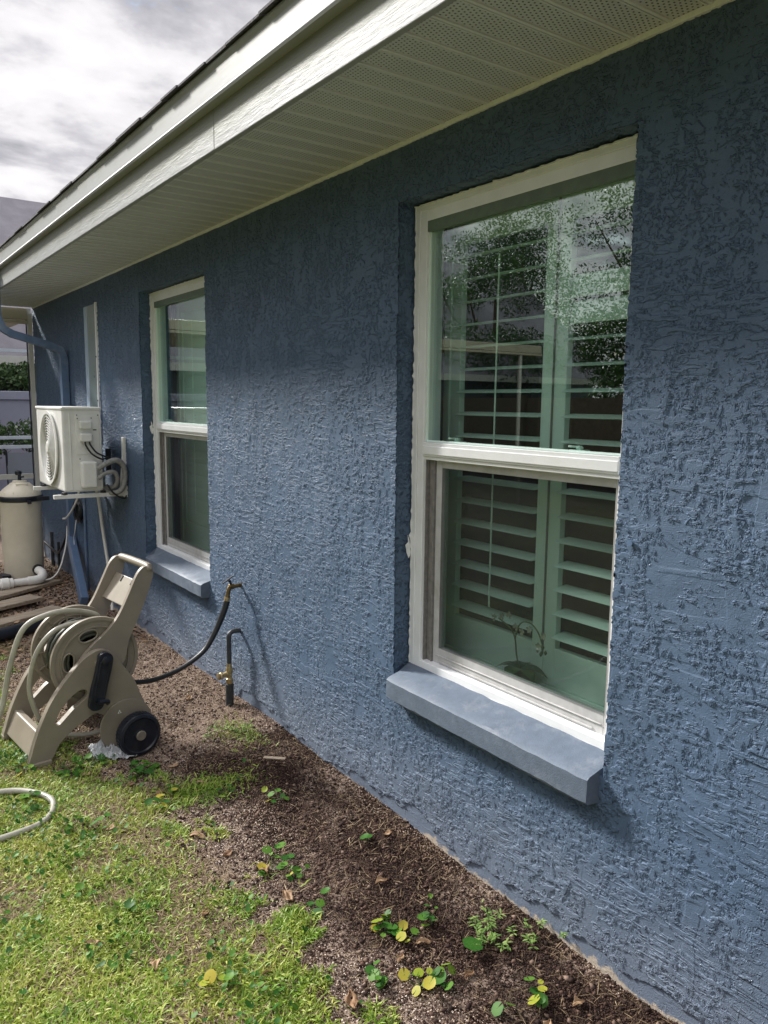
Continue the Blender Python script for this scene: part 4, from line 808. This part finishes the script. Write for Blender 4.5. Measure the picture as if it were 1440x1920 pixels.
# the grey garden hose: wound on the drum, over the reel, then looping on the lawn
gh_root = empty('garden_hose', (-1.15, 3.2, 0), label='grey-tan garden hose wound on the reel and looping over the lawn', cat='hose')
def L2W(u, v, z): return tuple(RM @ Vector((u, v, z)))
m = MB()
for lay, rad in enumerate((.118, .134)):
    pts = []; turns = 14
    for k in range(turns * 20 + 1):
        a = 2 * math.pi * k / 20; v = .086 + .24 * k / (turns * 20); pts.append(L2W(CX + (rad) * math.cos(a), v, CZ + rad * math.sin(a)))
    m.tube(pts, .0085, 7)
for rad, va, vb in ((.148, .12, .20), (.152, .20, .30)):
    m.tube([L2W(CX + rad * math.cos(a), va + (vb - va) * a / 12.5, CZ + rad * math.sin(a)) for a in np.arange(0, 12.5, .3)], .0085, 8)
part(gh_root, m, 'wound_coil', M['coil'], smooth=True)
part(gh_root, MB().tube([L2W(.36, .22, .53), (-.72, 3.78, .575), (-.83, 3.76, .615), (-.94, 3.75, .617), (-1.05, 3.75, .565), (-1.115, 3.75, .40), (-1.165, 3.75, .19), (-1.26, 3.72, .05), (-1.45, 3.66, .012), (-1.70, 3.55, .012), (-1.72, 3.40, .012), (-1.45, 3.345, .012), (-1.24, 3.333, .012), (-1.136, 3.262, .012), (-1.083, 3.14, .013), (-1.125, 3.015, .013), (-1.228, 2.965, .013), (-1.5, 2.96, .012), (-1.9, 3.05, .012), (-2.4, 3.3, .012)], .0125, 14, 8), 'outer_run', M['hose'], smooth=True)
part(gh_root, MB().tube([L2W(.33, .13, .548), (-.82, 3.70, .572), (-.93, 3.70, .548), (-1.01, 3.70, .455), (-1.045, 3.71, .30), (-1.02, 3.72, .17), (-.97, 3.74, .07), (-.86, 3.72, .02), (-.72, 3.70, .02), (-.62, 3.74, .05), (-.60, 3.8, .12)], .0115, 14, 8), 'inner_loop', M['hose'], smooth=True)

# crumpled plastic bag under the reel
m = MB(); n1, n2 = 34, 26
for i in range(n1):
    for j in range(n2):
        u = i / (n1 - 1) - .5; v = j / (n2 - 1) - .5; p = Vector((u * .16, v * .12, 0)); q = Vector((u * 9, v * 7, 1.3)); nn = noise.noise(q) * .5 + noise.noise(q * 2.3) * .35 + abs(noise.noise(q * 4.7)) * .35
        env = max(0, 1 - (2 * u) ** 4) * max(0, 1 - (2 * v) ** 4); z = .008 + env * (.012 + .075 * nn) + .012 * noise.noise(q * 3)
        wq = noise.noise(q * .8 + Vector((3, 0, 0))) * .03
        m.v.append((-.742 + p.x * (1 + wq * 8) + wq, 3.545 + p.y + p.x * -.25 + wq * .6, max(.004, z) + float(gh(-.742 + p.x, 3.545 + p.y)) + .006))
m.f = [(i * n2 + j, (i + 1) * n2 + j, (i + 1) * n2 + j + 1, i * n2 + j + 1) for i in range(n1 - 1) for j in range(n2 - 1)]
o = m.build('plastic_bag', M['bag'], None, smooth=False); md = o.modifiers.new('thick', 'SOLIDIFY'); md.thickness = .0008; tag(o, 'crumpled clear-white plastic bag behind the reel wheel', 'plastic bag')

# ---------------------------------------------------------------- orchid on the inner sill
orc = empty('orchid', (.205, 1.86, .622), label='potted orchid with pale flowers inside the near window', cat='plant')
part(orc, MB().lathe([(.038, 0), (.050, .055), (.053, .062), (.046, .064)], (.205, 1.86, .622), n=24), 'pot', M['pot'], smooth=True)
def leaf_strip(m, base, d, L, w_, up0, droop, n=8, curl=.15):
    d = Vector(d).normalized(); s = d.cross(Vector((0, 0, 1))).normalized(); st = len(m.v)
    for i in range(n + 1):
        t = i / n; c = Vector(base) + d * L * t + Vector((0, 0, up0 * t - droop * t * t)); ww = w_ * math.sin(math.pi * min(.97, max(.06, t * .9 + .08))) * .5
        m.v += [tuple(c - s * ww + Vector((0, 0, ww * curl))), tuple(c), tuple(c + s * ww + Vector((0, 0, ww * curl)))]
        if i: b = st + (i - 1) * 3; m.f += [(b, b + 1, b + 4, b + 3), (b + 1, b + 2, b + 5, b + 4)]
m = MB()
for a in (-2.0, -.8, .3, 1.2, 2.2, 3.3): leaf_strip(m, (.205, 1.86, .688), (math.cos(a) * .6, math.sin(a), 0), .10, .05, .05, .07)
part(orc, m, 'leaf', M['orchleaf'], smooth=True)
m = MB().tube([(.205, 1.86, .688), (.200, 1.872, .74), (.198, 1.878, .79), (.195, 1.90, .825), (.19, 1.955, .85)], .0028, 7, 5).tube([(.198, 1.878, .79), (.196, 1.868, .83), (.192, 1.84, .862), (.19, 1.80, .867), (.19, 1.765, .845), (.19, 1.745, .81)], .0025, 7, 5); part(orc, m, 'stem', M['stem'], smooth=True)
rr = random.Random(9)
for c in ((.19, 1.975, .848), (.188, 1.935, .862), (.188, 1.90, .875), (.188, 1.866, .84), (.186, 1.835, .83), (.186, 1.80, .848), (.186, 1.755, .80), (.186, 1.735, .84)):
    m = MB(); c = Vector(c)
    for k in range(5):
        a = 2 * math.pi * k / 5 + rr.random(); dr = Vector((-.25, math.cos(a), math.sin(a))); side = Vector((0, -math.sin(a), math.cos(a))); r_ = .016
        m.add([c, c + dr * r_ * .5 + side * r_ * .38, c + dr * r_, c + dr * r_ * .5 - side * r_ * .38], [(0, 1, 2, 3)])
    part(orc, m, 'flower', M['flower'])
m = MB()
for c in ((.186, 1.738, .80), (.186, 1.76, .785), (.186, 1.725, .785), (.186, 1.745, .775)): m.lathe([(.002, -.008), (.006, 0), (.002, .008)], c, n=8)
part(orc, m, 'bud', M['stem'], smooth=True)

# ---------------------------------------------------------------- weeds and fallen leaves
def rleaf(m, at, c, r, tilt, az, val, cup=.12, n=12):
    """round notched leaf with a shallow cup"""
    c = Vector(c); rot = Matrix.Rotation(az, 3, 'Z') @ Matrix.Rotation(tilt, 3, 'X'); st = len(m.v); m.v.append(tuple(c)); at.append(min(1, val + (.09 if val < .75 else -.05)))
    for k in range(n + 1):
        a = math.pi * 2 * (k + .3) / (n + .6); q = r * (1 + .05 * math.sin(a * 7 + az)); m.v.append(tuple(c + rot @ Vector((math.sin(a) * q, -math.cos(a) * q, cup * q)))); at.append(min(1, max(0, val + .03 * math.sin(a * 5))))
    for k in range(n): m.f.append((st, st + 1 + k, st + 2 + k))
def fin(m, at, name, mat, parent):
    o = m.build(name, mat, parent, smooth=True, angle=80); a = o.data.attributes.new('rnd', 'FLOAT', 'POINT'); a.data.foreach_set('value', at); return o
def weed(x, y, n, rad, spread, yellow, lab, seed, name='dollarweed'):
    rr = random.Random(seed); z0 = float(gh(x, y)); root = empty(name, (x, y, z0), label=lab, cat='weed', group='round-leaved weeds in the bed and lawn'); sm = MB(); n = n if n < 4 else int(n * 1.6)
    for k in range(n):
        a = rr.uniform(0, 6.28); d = spread * math.sqrt(rr.random()); px_, py_ = d * math.cos(a), d * math.sin(a); h = rr.uniform(.010, .038); r_ = rad * (rr.uniform(.45, 1.12) if n > 1 else 1)
        val = rr.uniform(.78, .97) if rr.random() < yellow * .8 else rr.uniform(.08, .66)
        lm = MB(); at = []; rleaf(lm, at, (px_, py_, h), r_, rr.uniform(-.75, .75), rr.uniform(0, 6.28), val, rr.uniform(-.1, .35)); fin(lm, at, 'leaf', M['weedleaf'], root); sm.tube([(0, 0, -.002), (px_ * .8, py_ * .8, h * .6), (px_, py_, h)], .0011, 5, 3)
    sm.build('stem', M['stem'], root)
WEEDS = [(-.733, 2.89, 6, .016, .05, .35, 'weed with one yellow and several bright leaves in front of the reel'),
 (-.335, 2.673, 6, .015, .055, .2, 'small weed with an orange leaf in the dark mulch below the far window'), (-.184, 2.218, 2, .018, .02, 0, 'pair of lone round green leaves in dark mulch near the wall'),
 (-.561, 2.252, 7, .017, .07, .2, 'weed row at the edge of grass beside a big brown leaf'), (-.52, 2.17, 5, .015, .05, .4, 'yellow-green weed just below the big brown leaf'), (-.50, 2.34, 2, .018, .03, 0, 'upright dark leaf at the top of the weed row'),
 (-.561, 1.96, 3, .018, .03, 0, 'bluish dark-green weed at the grass edge left of the yellow cluster'), (-.51, 1.97, 1, .017, .01, 0, 'single small dark leaf on pale grit'),
 (-.431, 1.757, 9, .018, .055, .25, 'large cluster of dark green and yellow round leaves'), (-.40, 1.70, 5, .017, .035, .6, 'yellow leaves at the right of the large cluster'), (-.308, 1.721, 4, .017, .035, 0, 'dark green weed right of the large cluster'),
 (-.271, 1.544, 1, .031, .004, 0, 'single big round green leaf in front of the pale sprig'), (-.545, 1.603, 4, .020, .04, 0, 'green weed at lower left of the bed'), (-.483, 1.522, 5, .020, .045, .85, 'cluster of bright yellow leaves at the bottom of the bed'),
 (-.425, 1.505, 5, .022, .04, 0, 'big green folded leaves beside the bright yellow cluster'), (-.205, 1.83, 2, .014, .02, 0, 'two small green leaves high in the bed'), (-.245, 1.765, 2, .013, .02, .2, 'small stalked weed left of the pale sprig'),
 (-.245, 1.30, 5, .018, .04, .3, 'green and yellow weed near the wall at the bottom'), (-.365, 1.335, 3, .019, .03, 0, 'folded green weed at the bottom edge'), (-.675, 3.301, 9, .022, .06, 0, 'dark leafy weed in front of the reel wheel'),
 (-.707, 3.20, 6, .021, .05, 0, 'leafy weed trailing below the reel wheel'), (-.86, 3.46, 9, .016, .07, .05, 'green weed under the reel frame'), (-.95, 3.40, 8, .015, .07, .05, 'green weed beside the front foot of the reel'),
 (-1.13, 3.50, 6, .018, .06, .4, 'lime green weed at the left of the reel foot'), (-.58, 1.58, 2, .016, .02, 0, 'green leaf by a brown curled leaf at lower left of bed'), (-.65, 2.98, 4, .017, .04, .5, 'yellow-flecked weed in the grass right of the hose loop'),
 (-.97, 2.86, 3, .022, .04, 0, 'round leaves just right of the hose loop'), (-1.07, 2.9, 4, .021, .05, 0, 'round leaves in front of the hose loop'), (-1.15, 3.16, 5, .017, .06, .3, 'small weed with a yellow leaf inside the hose loop'),
 (-.47, 2.82, 5, .013, .05, 0, 'small weed on the grassy tongue in the bed'), (-1.02, 2.28, 3, .018, .04, 0, 'dark grey-green leaves in the middle of the lawn'), (-1.16, 2.45, 4, .016, .05, .3, 'lawn weed with lime leaves at the left edge'), (-.93, 1.83, 4, .018, .05, .5, 'yellow-leaved weed low in the lawn')]
for i, (x, y, n, r_, sp, ye, lab) in enumerate(WEEDS): weed(x, y, n, r_, sp, ye, lab, 100 + i)
def sprig(x, y, n, lab, seed):
    rr = random.Random(seed); root = empty('sprig_weed', (x, y, float(gh(x, y))), label=lab, cat='weed', group='pale narrow-leaved sprigs'); lm = MB(); at = []; sm = MB()
    for s_ in range(n):
        a = rr.uniform(0, 6.28); d = rr.uniform(.01, .07); b = Vector((d * math.cos(a), d * math.sin(a), 0)); top = b + Vector((rr.uniform(-.03, .03), rr.uniform(-.03, .03), rr.uniform(.02, .05))); sm.tube([b * .3, b, top], .001, 5, 3)
        for k in range(8):
            p = b.lerp(top, rr.uniform(.3, 1)); az = rr.uniform(0, 6.28); n0 = len(lm.v); leaf_strip(lm, p, (math.cos(az), math.sin(az), 0), rr.uniform(.014, .026), .006, rr.uniform(.0, .012), .006, 4); at += [rr.random()] * (len(lm.v) - n0)
    fin(lm, at, 'foliage', M['sprig'], root); sm.build('stem', M['stem'], root)
sprig(-.165, 1.60, 11, 'pale green narrow-leaved sprig in dark mulch near the wall', 1); sprig(-.06, 1.463, 5, 'small pale sprig close to the wall foot', 2); sprig(-.20, 1.555, 8, 'pale sprig touching the big round leaf', 3); sprig(-.18, 3.31, 6, 'low bright sprig between the standpipe and the bed', 4); sprig(-.30, 3.40, 5, 'low green sprig right of the reel wheel', 5); sprig(-.105, 1.56, 3, 'thin sprig between the two pale sprigs', 6)
def dry(x, y, r_, lab, seed, val=None):
    rr = random.Random(seed); m = MB(); n = 11; k1 = rr.uniform(8, 18); az = rr.uniform(0, 6.28); at = []
    for i in range(n):
        for j in range(n):
            u = i / (n - 1) * 2 - 1; v = j / (n - 1) * 2 - 1; wv = (1 - abs(u) ** 1.6) * (.55 + .12 * math.sin(u * 9 + seed)); lx = u * r_; ly = v * wv * r_; z = r_ * (.35 * v * v * wv + .18 * math.sin(u * 3 + seed) + .12 * math.sin(v * 5 + u * 4)) + r_ * .22
            X_ = lx * math.cos(az) - ly * math.sin(az); Y_ = lx * math.sin(az) + ly * math.cos(az); m.v.append((X_, Y_, max(.001, z))); at.append(min(1, max(0, (val if val is not None else rr.random() * .2 + .5) + .12 * math.sin(v * 7) + (-.25 if j == n // 2 else 0))))
    m.f = [(i * n + j, (i + 1) * n + j, (i + 1) * n + j + 1, i * n + j + 1) for i in range(n - 1) for j in range(n - 1)]
    o = fin(m, at, 'fallen_leaf', M['dryleaf'], None); o.location = (x, y, float(gh(x, y)) + .004); md = o.modifiers.new('thick', 'SOLIDIFY'); md.thickness = .0006; tag(o, lab, 'leaf', 'dry fallen leaves')
LEAVES = [(-.705, 2.57, .030, 'dry tan leaf at the lawn edge left of the dark mulch', .8), (-.591, 2.254, .034, 'large curled brown leaf beside the weed row', .45), (-.557, 3.222, .026, 'pale curled leaf on the shaded mulch by the wheel', .9), (-.666, 1.58, .036, 'large brown curled leaf at the bottom of the lawn edge', .5),
 (-.341, 1.476, .022, 'narrow reddish brown leaf right of the yellow cluster', .35), (-.163, 1.235, .022, 'folded tan leaf by the wall at the bottom', .75), (-.95, 2.80, .026, 'pale dry leaf on the bare patch in the lawn', .9), (-.10, 2.206, .020, 'small tan leaf near the wall foot', .6), (-.85, 2.142, .022, 'brown leaf half sunk in the lawn', .5),
 (-1.174, 2.202, .022, 'pale shrivelled leaf at the left of the lawn', .95), (-.599, 2.066, .030, 'tan leaf below the weed row', .7), (-.29, 1.98, .026, 'light brown leaf in the middle of the mulch', .75), (-.70, 2.98, .028, 'brown leaf on the tongue of grass', .4), (-.52, 2.98, .026, 'tan leaf above the weed with the yellow leaf', .75), (-.78, 3.12, .028, 'brown leaf in front of the reel', .55),
 (-.90, 3.35, .020, 'small pale leaf under the reel frame', .9), (-.80, 1.80, .028, 'brown crumpled leaf in the lower lawn', .45), (-.46, 1.64, .02, 'pinkish dry leaf left of the yellow leaves', .8), (-1.05, 2.02, .024, 'pale tan leaf in the left lawn', .85), (-.36, 1.66, .024, 'dry leaf in front of the dark green weed', .7),
 (-.30, 1.22, .022, 'orange dry leaf at the bottom by the wall', .7), (-.66, 2.40, .024, 'brown leaf at the ragged lawn edge', .5), (-.22, 3.9, .03, 'tan leaf on bare sand near the standpipe', .7), (-.42, 4.3, .03, 'brown leaf on bare sand behind the black hose', .4), (-.33, 5.0, .035, 'dark leaf below the far window', .35), (-.5, 5.3, .035, 'brown leaf behind the reel', .45)]
for i, (x, y, r_, lab, v) in enumerate(LEAVES): dry(x, y, r_, lab, 40 + i, v)
# small litter of leaves by the tank: far too many to count
m = MB(); at = []; rr = random.Random(77)
for k in range(1500):
    x = rr.uniform(-1.6, -.02); y = rr.uniform(5.0, 8.3); az = rr.uniform(0, 6.28); r_ = rr.uniform(.012, .03); c = Vector((x, y, float(gh(x, y)) + rr.uniform(.004, .02))); d = Vector((math.cos(az), math.sin(az), rr.uniform(-.3, .3))) * r_; s = Vector((-math.sin(az), math.cos(az), rr.uniform(-.4, .4))) * r_ * .5
    m.add([c - d, c + s, c + d, c - s], [(0, 1, 2), (0, 2, 3)]); at += [rr.random()] * 4
o = fin(m, at, 'leaf_litter', M['dryleaf'], None); tag(o, 'brown leaf litter around the planks and filter tank', 'leaf litter', kind='stuff')
tag(MB().bar((-.205, 3.03, .008), (-.135, 2.955, .012), .022, .005).build('wood_chip', M['wood'], None, bevel=.001), 'flat pale grey chip on the mulch near the wall', 'chip')
m = MB(); rr = random.Random(6)
for k in range(14):
    x = rr.uniform(-.75, -.1); y = rr.uniform(5.9, 7.3); a = rr.uniform(0, 6.28); L = rr.uniform(.1, .3); m.tube([(x, y, .02), (x + L * .5 * math.cos(a) + .02, y + L * .5 * math.sin(a), .05), (x + L * math.cos(a), y + L * math.sin(a), .025)], [.003, .002, .001], 5, 4)
tag(m.build('twigs', M['bark'], None), 'tangle of thin dry twigs by the downspout foot', 'twigs', kind='stuff')
# wall anchor
tag(MB().tube([(0, 1.264, 1.245), (-.014, 1.264, 1.245)], .0055, 10).lathe([(.009, 0), (.009, .003)], (-.014, 1.264, 1.245), (-1, 0, 0), 8).build('wall_plug', M['blue_metal'], None, smooth=True), 'painted-over bolt sticking out of the wall right of the near window', 'bolt')

# ---------------------------------------------------------------- beyond the corner: screen cage, fence, hedge, neighbour
cage = empty('pool_cage', (0, 8.52, 0), label='white aluminium pool screen frame joined to the house corner', cat='screen enclosure')
part(cage, MB().box((-.045, 8.475, -.02), (-.005, 8.515, 2.45)), 'post', M['white_metal'], bevel=.002)
part(cage, MB().box((.0, 8.4605, -.02), (.022, 8.474, 2.49)), 'post', M['white_metal'], bevel=.002)
part(cage, MB().box((-.062, 8.49, -.02), (-.052, 8.51, 2.40)), 'screen_spline', M['blackplastic'])
part(cage, MB().box((-7, 8.47, 2.385), (-.046, 8.53, 2.494)).box((-7, 8.46, 2.345), (-.046, 8.54, 2.375)), 'beam', M['beige'], bevel=.003)
part(cage, MB().box((-7, 8.48, .81), (-.063, 8.52, .86)), 'chair_rail', M['white_metal'], bevel=.002)
part(cage, MB().add([(-7, 8.5, 0), (-.05, 8.5, 0), (-.05, 8.5, 2.35), (-7, 8.5, 2.35)], [(0, 1, 2, 3)]), 'screen_panel', M['screen'])
for x in (-2.2, -4.4, -6.6): part(cage, MB().box((x, 8.475, -.02), (x + .045, 8.515, 2.345)), 'post', M['white_metal'], bevel=.002)
for yf, zz in ((12., (1.07, .94, 2.28)),):
    for z in zz: part(cage, MB().box((-7, yf, z - .022), (6, yf + .05, z + .022)), 'far_rail', M['cagewhite'])
    for x in (-6, -3.6, -1.2, 1.2, 3.6, 6): part(cage, MB().box((x - .025, yf + .051, 0), (x + .025, yf + .1, 2.5)), 'far_post', M['cagewhite'])
part(cage, MB().box((-6, 8.545, 2.40), (.0, 11.4, 2.50)), 'added_shade_roof', M['beige'])  # roof slab added to keep sun off the far end of the wall
fn = empty('garden_fence', (0, 14, 0), label='lavender grey solid vinyl fence beyond the pool cage', cat='fence')
part(fn, MB().box((-18, 14, -.05), (8, 14.05, 1.60)), 'fence_panel', M['fence']); part(fn, MB().box((-18, 13.97, 1.601), (8, 14.08, 1.74)), 'top_rail', M['fence'], bevel=.01)
m = MB()
for k in range(14): m.box((-18 + k * 2, 13.955, -.05), (-17.88 + k * 2, 13.999, 1.60))
part(fn, m, 'fence_post', M['fence'])
def leaf_cloud(name, blobs, n, size, mat, seed, parent=None, loc=(0, 0, 0)):
    g = np.random.default_rng(seed); B = np.array(blobs); vol = B[:, 3] * B[:, 4] * B[:, 5]; idx = g.choice(len(B), n, p=vol / vol.sum()); b = B[idx]
    d = g.normal(size=(n, 3)); d /= np.linalg.norm(d, axis=1)[:, None]; r = g.uniform(.45, 1.08, n) ** .7; C_ = b[:, :3] + d * r[:, None] * b[:, 3:6]
    keep = nz(C_[:, 0] + C_[:, 2] * 1.7, C_[:, 1] - C_[:, 2], 1.6 / max(.3, float(B[:, 3].mean())), seed) > .22; C_ = C_[keep]; d = d[keep]; n = len(C_)
    a = g.normal(size=(n, 3)); a /= np.linalg.norm(a, axis=1)[:, None]; s = np.cross(a, d + g.normal(size=(n, 3)) * .8); s /= np.linalg.norm(s, axis=1)[:, None] + 1e-6; S = size * g.uniform(.5, 1.3, n)[:, None]
    V = np.stack([C_ - a * S, C_ + s * S * .45, C_ + a * S, C_ - s * S * .45], 1).reshape(-1, 3); q = np.arange(n)[:, None] * 4 + np.arange(4)[None]
    val = np.clip(g.beta(2, 2, n) * .8 + .3 * (nz(C_[:, 0], C_[:, 1] + C_[:, 2], 2.2, seed + 1) - .4), 0, 1); return np_mesh(name, V - np.array(loc), q, mat, np.repeat(val, 4), parent)
def tree(x, y, h, r_, seed, lab, name='tree', grp='trees across the side yard', n=32000):
    rr = random.Random(seed); root = empty(name, (x, y, 0), label=lab, cat='tree', group=grp); t = MB(); t.tube([(0, 0, -.1), (rr.uniform(-.1, .1), .05, h * .25), (rr.uniform(-.3, .3), 0, h * .5), (0, 0, h * .8)], [.16, .13, .09, .03], 10, 4); bl = []
    for k in range(11):
        a = rr.uniform(0, 6.28); d = r_ * rr.uniform(.15, .75); zc = h * rr.uniform(.34, .86); sz = r_ * rr.uniform(.32, .55) * (1.15 - .5 * zc / h); c = (d * math.cos(a), d * math.sin(a), zc); bl.append((*c, sz, sz, sz * .8)); t.tube([(0, 0, h * .3), (c[0] * .5, c[1] * .5, (h * .3 + c[2]) / 2), c], [.06, .04, .015], 6, 3)
    bl.append((0, 0, h * .9, r_ * .35, r_ * .35, r_ * .3)); t.build('trunk', M['bark'], root, smooth=True); leaf_cloud('crown', bl, n, .048, M['crown'], seed, root)
TL = [(-12.5, 2.5, 5.4, 2.6, 'bushy tree straight across from the near window'), (-14.5, 6.2, 6.8, 3.0, 'tall broad tree across the yard'), (-12.0, 9.6, 5.2, 2.4, 'low dark tree across the yard beside the tall broad one'), (-16.5, 12.5, 8.0, 3.4, 'tallest tree across the yard'), (-13.5, 16.5, 5.8, 2.6, 'round tree before the neighbour roof'),
      (-11.5, -2.5, 5.6, 2.7, 'tree behind the photographer'), (-17.5, 19.5, 8.5, 3.4, 'tree at the far corner of the side yard'), (-15.0, -7.5, 7.0, 3.2, 'big tree furthest behind the photographer'), (-17.5, 3.5, 7.6, 3.2, 'tree in the second row across the yard')]
for i, (x, y, h, r_, lab) in enumerate(TL): tree(x, y, h, r_, 300 + i, lab)
def shrub(x, y, z, sx, sz, seed, lab, n=4000, size=.05, name='shrub', mat='shrubleaf', grp='shrubs beyond the pool cage'):
    rr = random.Random(seed); root = empty(name, (x, y, 0), label=lab, cat='shrub', group=grp); bl = [(rr.uniform(-.5, .5) * sx, rr.uniform(-.2, .2), z + rr.uniform(-.3, .4) * sz, sx * .45, .45, sz * .5) for _ in range(6)]
    leaf_cloud('foliage', bl, n, size, M[mat], seed, root); t = MB(); t.tube([(0, 0, 0), (.05, 0, z * .6), (0, 0, z)], [.05, .04, .02], 6, 3); [t.tube([(0, 0, z * .3), (b[0], b[1], b[2])], [.02, .008], 5) for b in bl]; t.build('stem', M['bark'], root)
for i, x in enumerate((-2.4, -.6, 1.0, 2.6)): shrub(x, 14.9, 2.0, 1.0, .55, 500 + i, ['leafy shrub showing over the fence, furthest left', 'leafy shrub showing over the fence left of the house corner', 'bright leafy shrub over the fence beside the house corner', 'leafy shrub over the fence mostly behind the house'][i])
for i, x in enumerate((-1.9, -.2, 1.1)): shrub(x, 12.9, .95, .85, .45, 520 + i, ['dark low shrub before the fence, left of the view', 'dark low shrub before the fence behind the filter tank', 'dark low shrub before the fence near the house corner'][i], 3500, .045, mat='crown', grp='low shrubs before the fence')
nb = empty('neighbour_house', (0, 20, 0), label='neighbour house with long grey shingled roof and white eave', cat='house')
m = MB().add([(-17, 13.2 + 1.8, 2.34), (7, 15.0, 2.34), (7, 19.5, 6.02), (-17, 19.5, 6.02), (-17, 24, 2.34), (7, 24, 2.34), (-17, 15.0, 2.24), (7, 15.0, 2.24)], [(0, 1, 2, 3), (3, 2, 5, 4), (0, 3, 4), (1, 5, 2)]); part(nb, m, 'roof', M['farshingle'])
part(nb, MB().box((-17.1, 14.93, 2.20), (7.1, 14.998, 2.36)), 'fascia', M['white_metal']); part(nb, MB().box((-16.6, 15.5, -.1), (6.6, 23.5, 2.33)), 'wall', M['siding'])
for x in (-14, -10.5, -6, -2, 1.2, 4): part(nb, MB().box((x, 15.46, .9), (x + 1.1, 15.499, 2.0)), 'window', M['windowdark'])
# side-yard fence across from the wall and bench by the pool seen low behind the tank
sf = empty('side_fence', (-9.5, 5, 0), label='dark board fence along the far side of the yard', cat='fence')
part(sf, MB().box((-9.55, -8, -.05), (-9.5, 13.9, 1.75)), 'fence_panel', M['bark']); m = MB()
for k in range(10): m.box((-9.499, -8 + k * 2.4, -.05), (-9.42, -7.88 + k * 2.4, 1.8))
part(sf, m, 'fence_post', M['bark'])
for i, x in enumerate((-.55, .35)):
    ch = empty('patio_chair', (x, 10.6, 0), label=['dark metal patio chair beyond the cage, left one', 'dark metal patio chair beyond the cage, nearer the house'][i], cat='chair', group='patio chairs by the pool'); B_ = M['blackplastic']
    for sx in (-.25, .25): part(ch, MB().tube([(x + sx, 10.3, 0), (x + sx, 10.35, .42), (x + sx, 10.85, .44), (x + sx, 10.95, .95)], .014, 8, 4), 'chair_frame', B_, smooth=True); part(ch, MB().tube([(x + sx, 10.9, 0), (x + sx, 10.8, .43)], .014, 8), 'leg', B_)
    part(ch, MB().box((x - .25, 10.32, .43), (x + .25, 10.84, .45)), 'seat', M['siding'], bevel=.005); part(ch, MB().bar((x, 10.87, .5), (x, 10.96, .92), .5, .015, up=(0, 1, 0)), 'backrest', M['siding'])
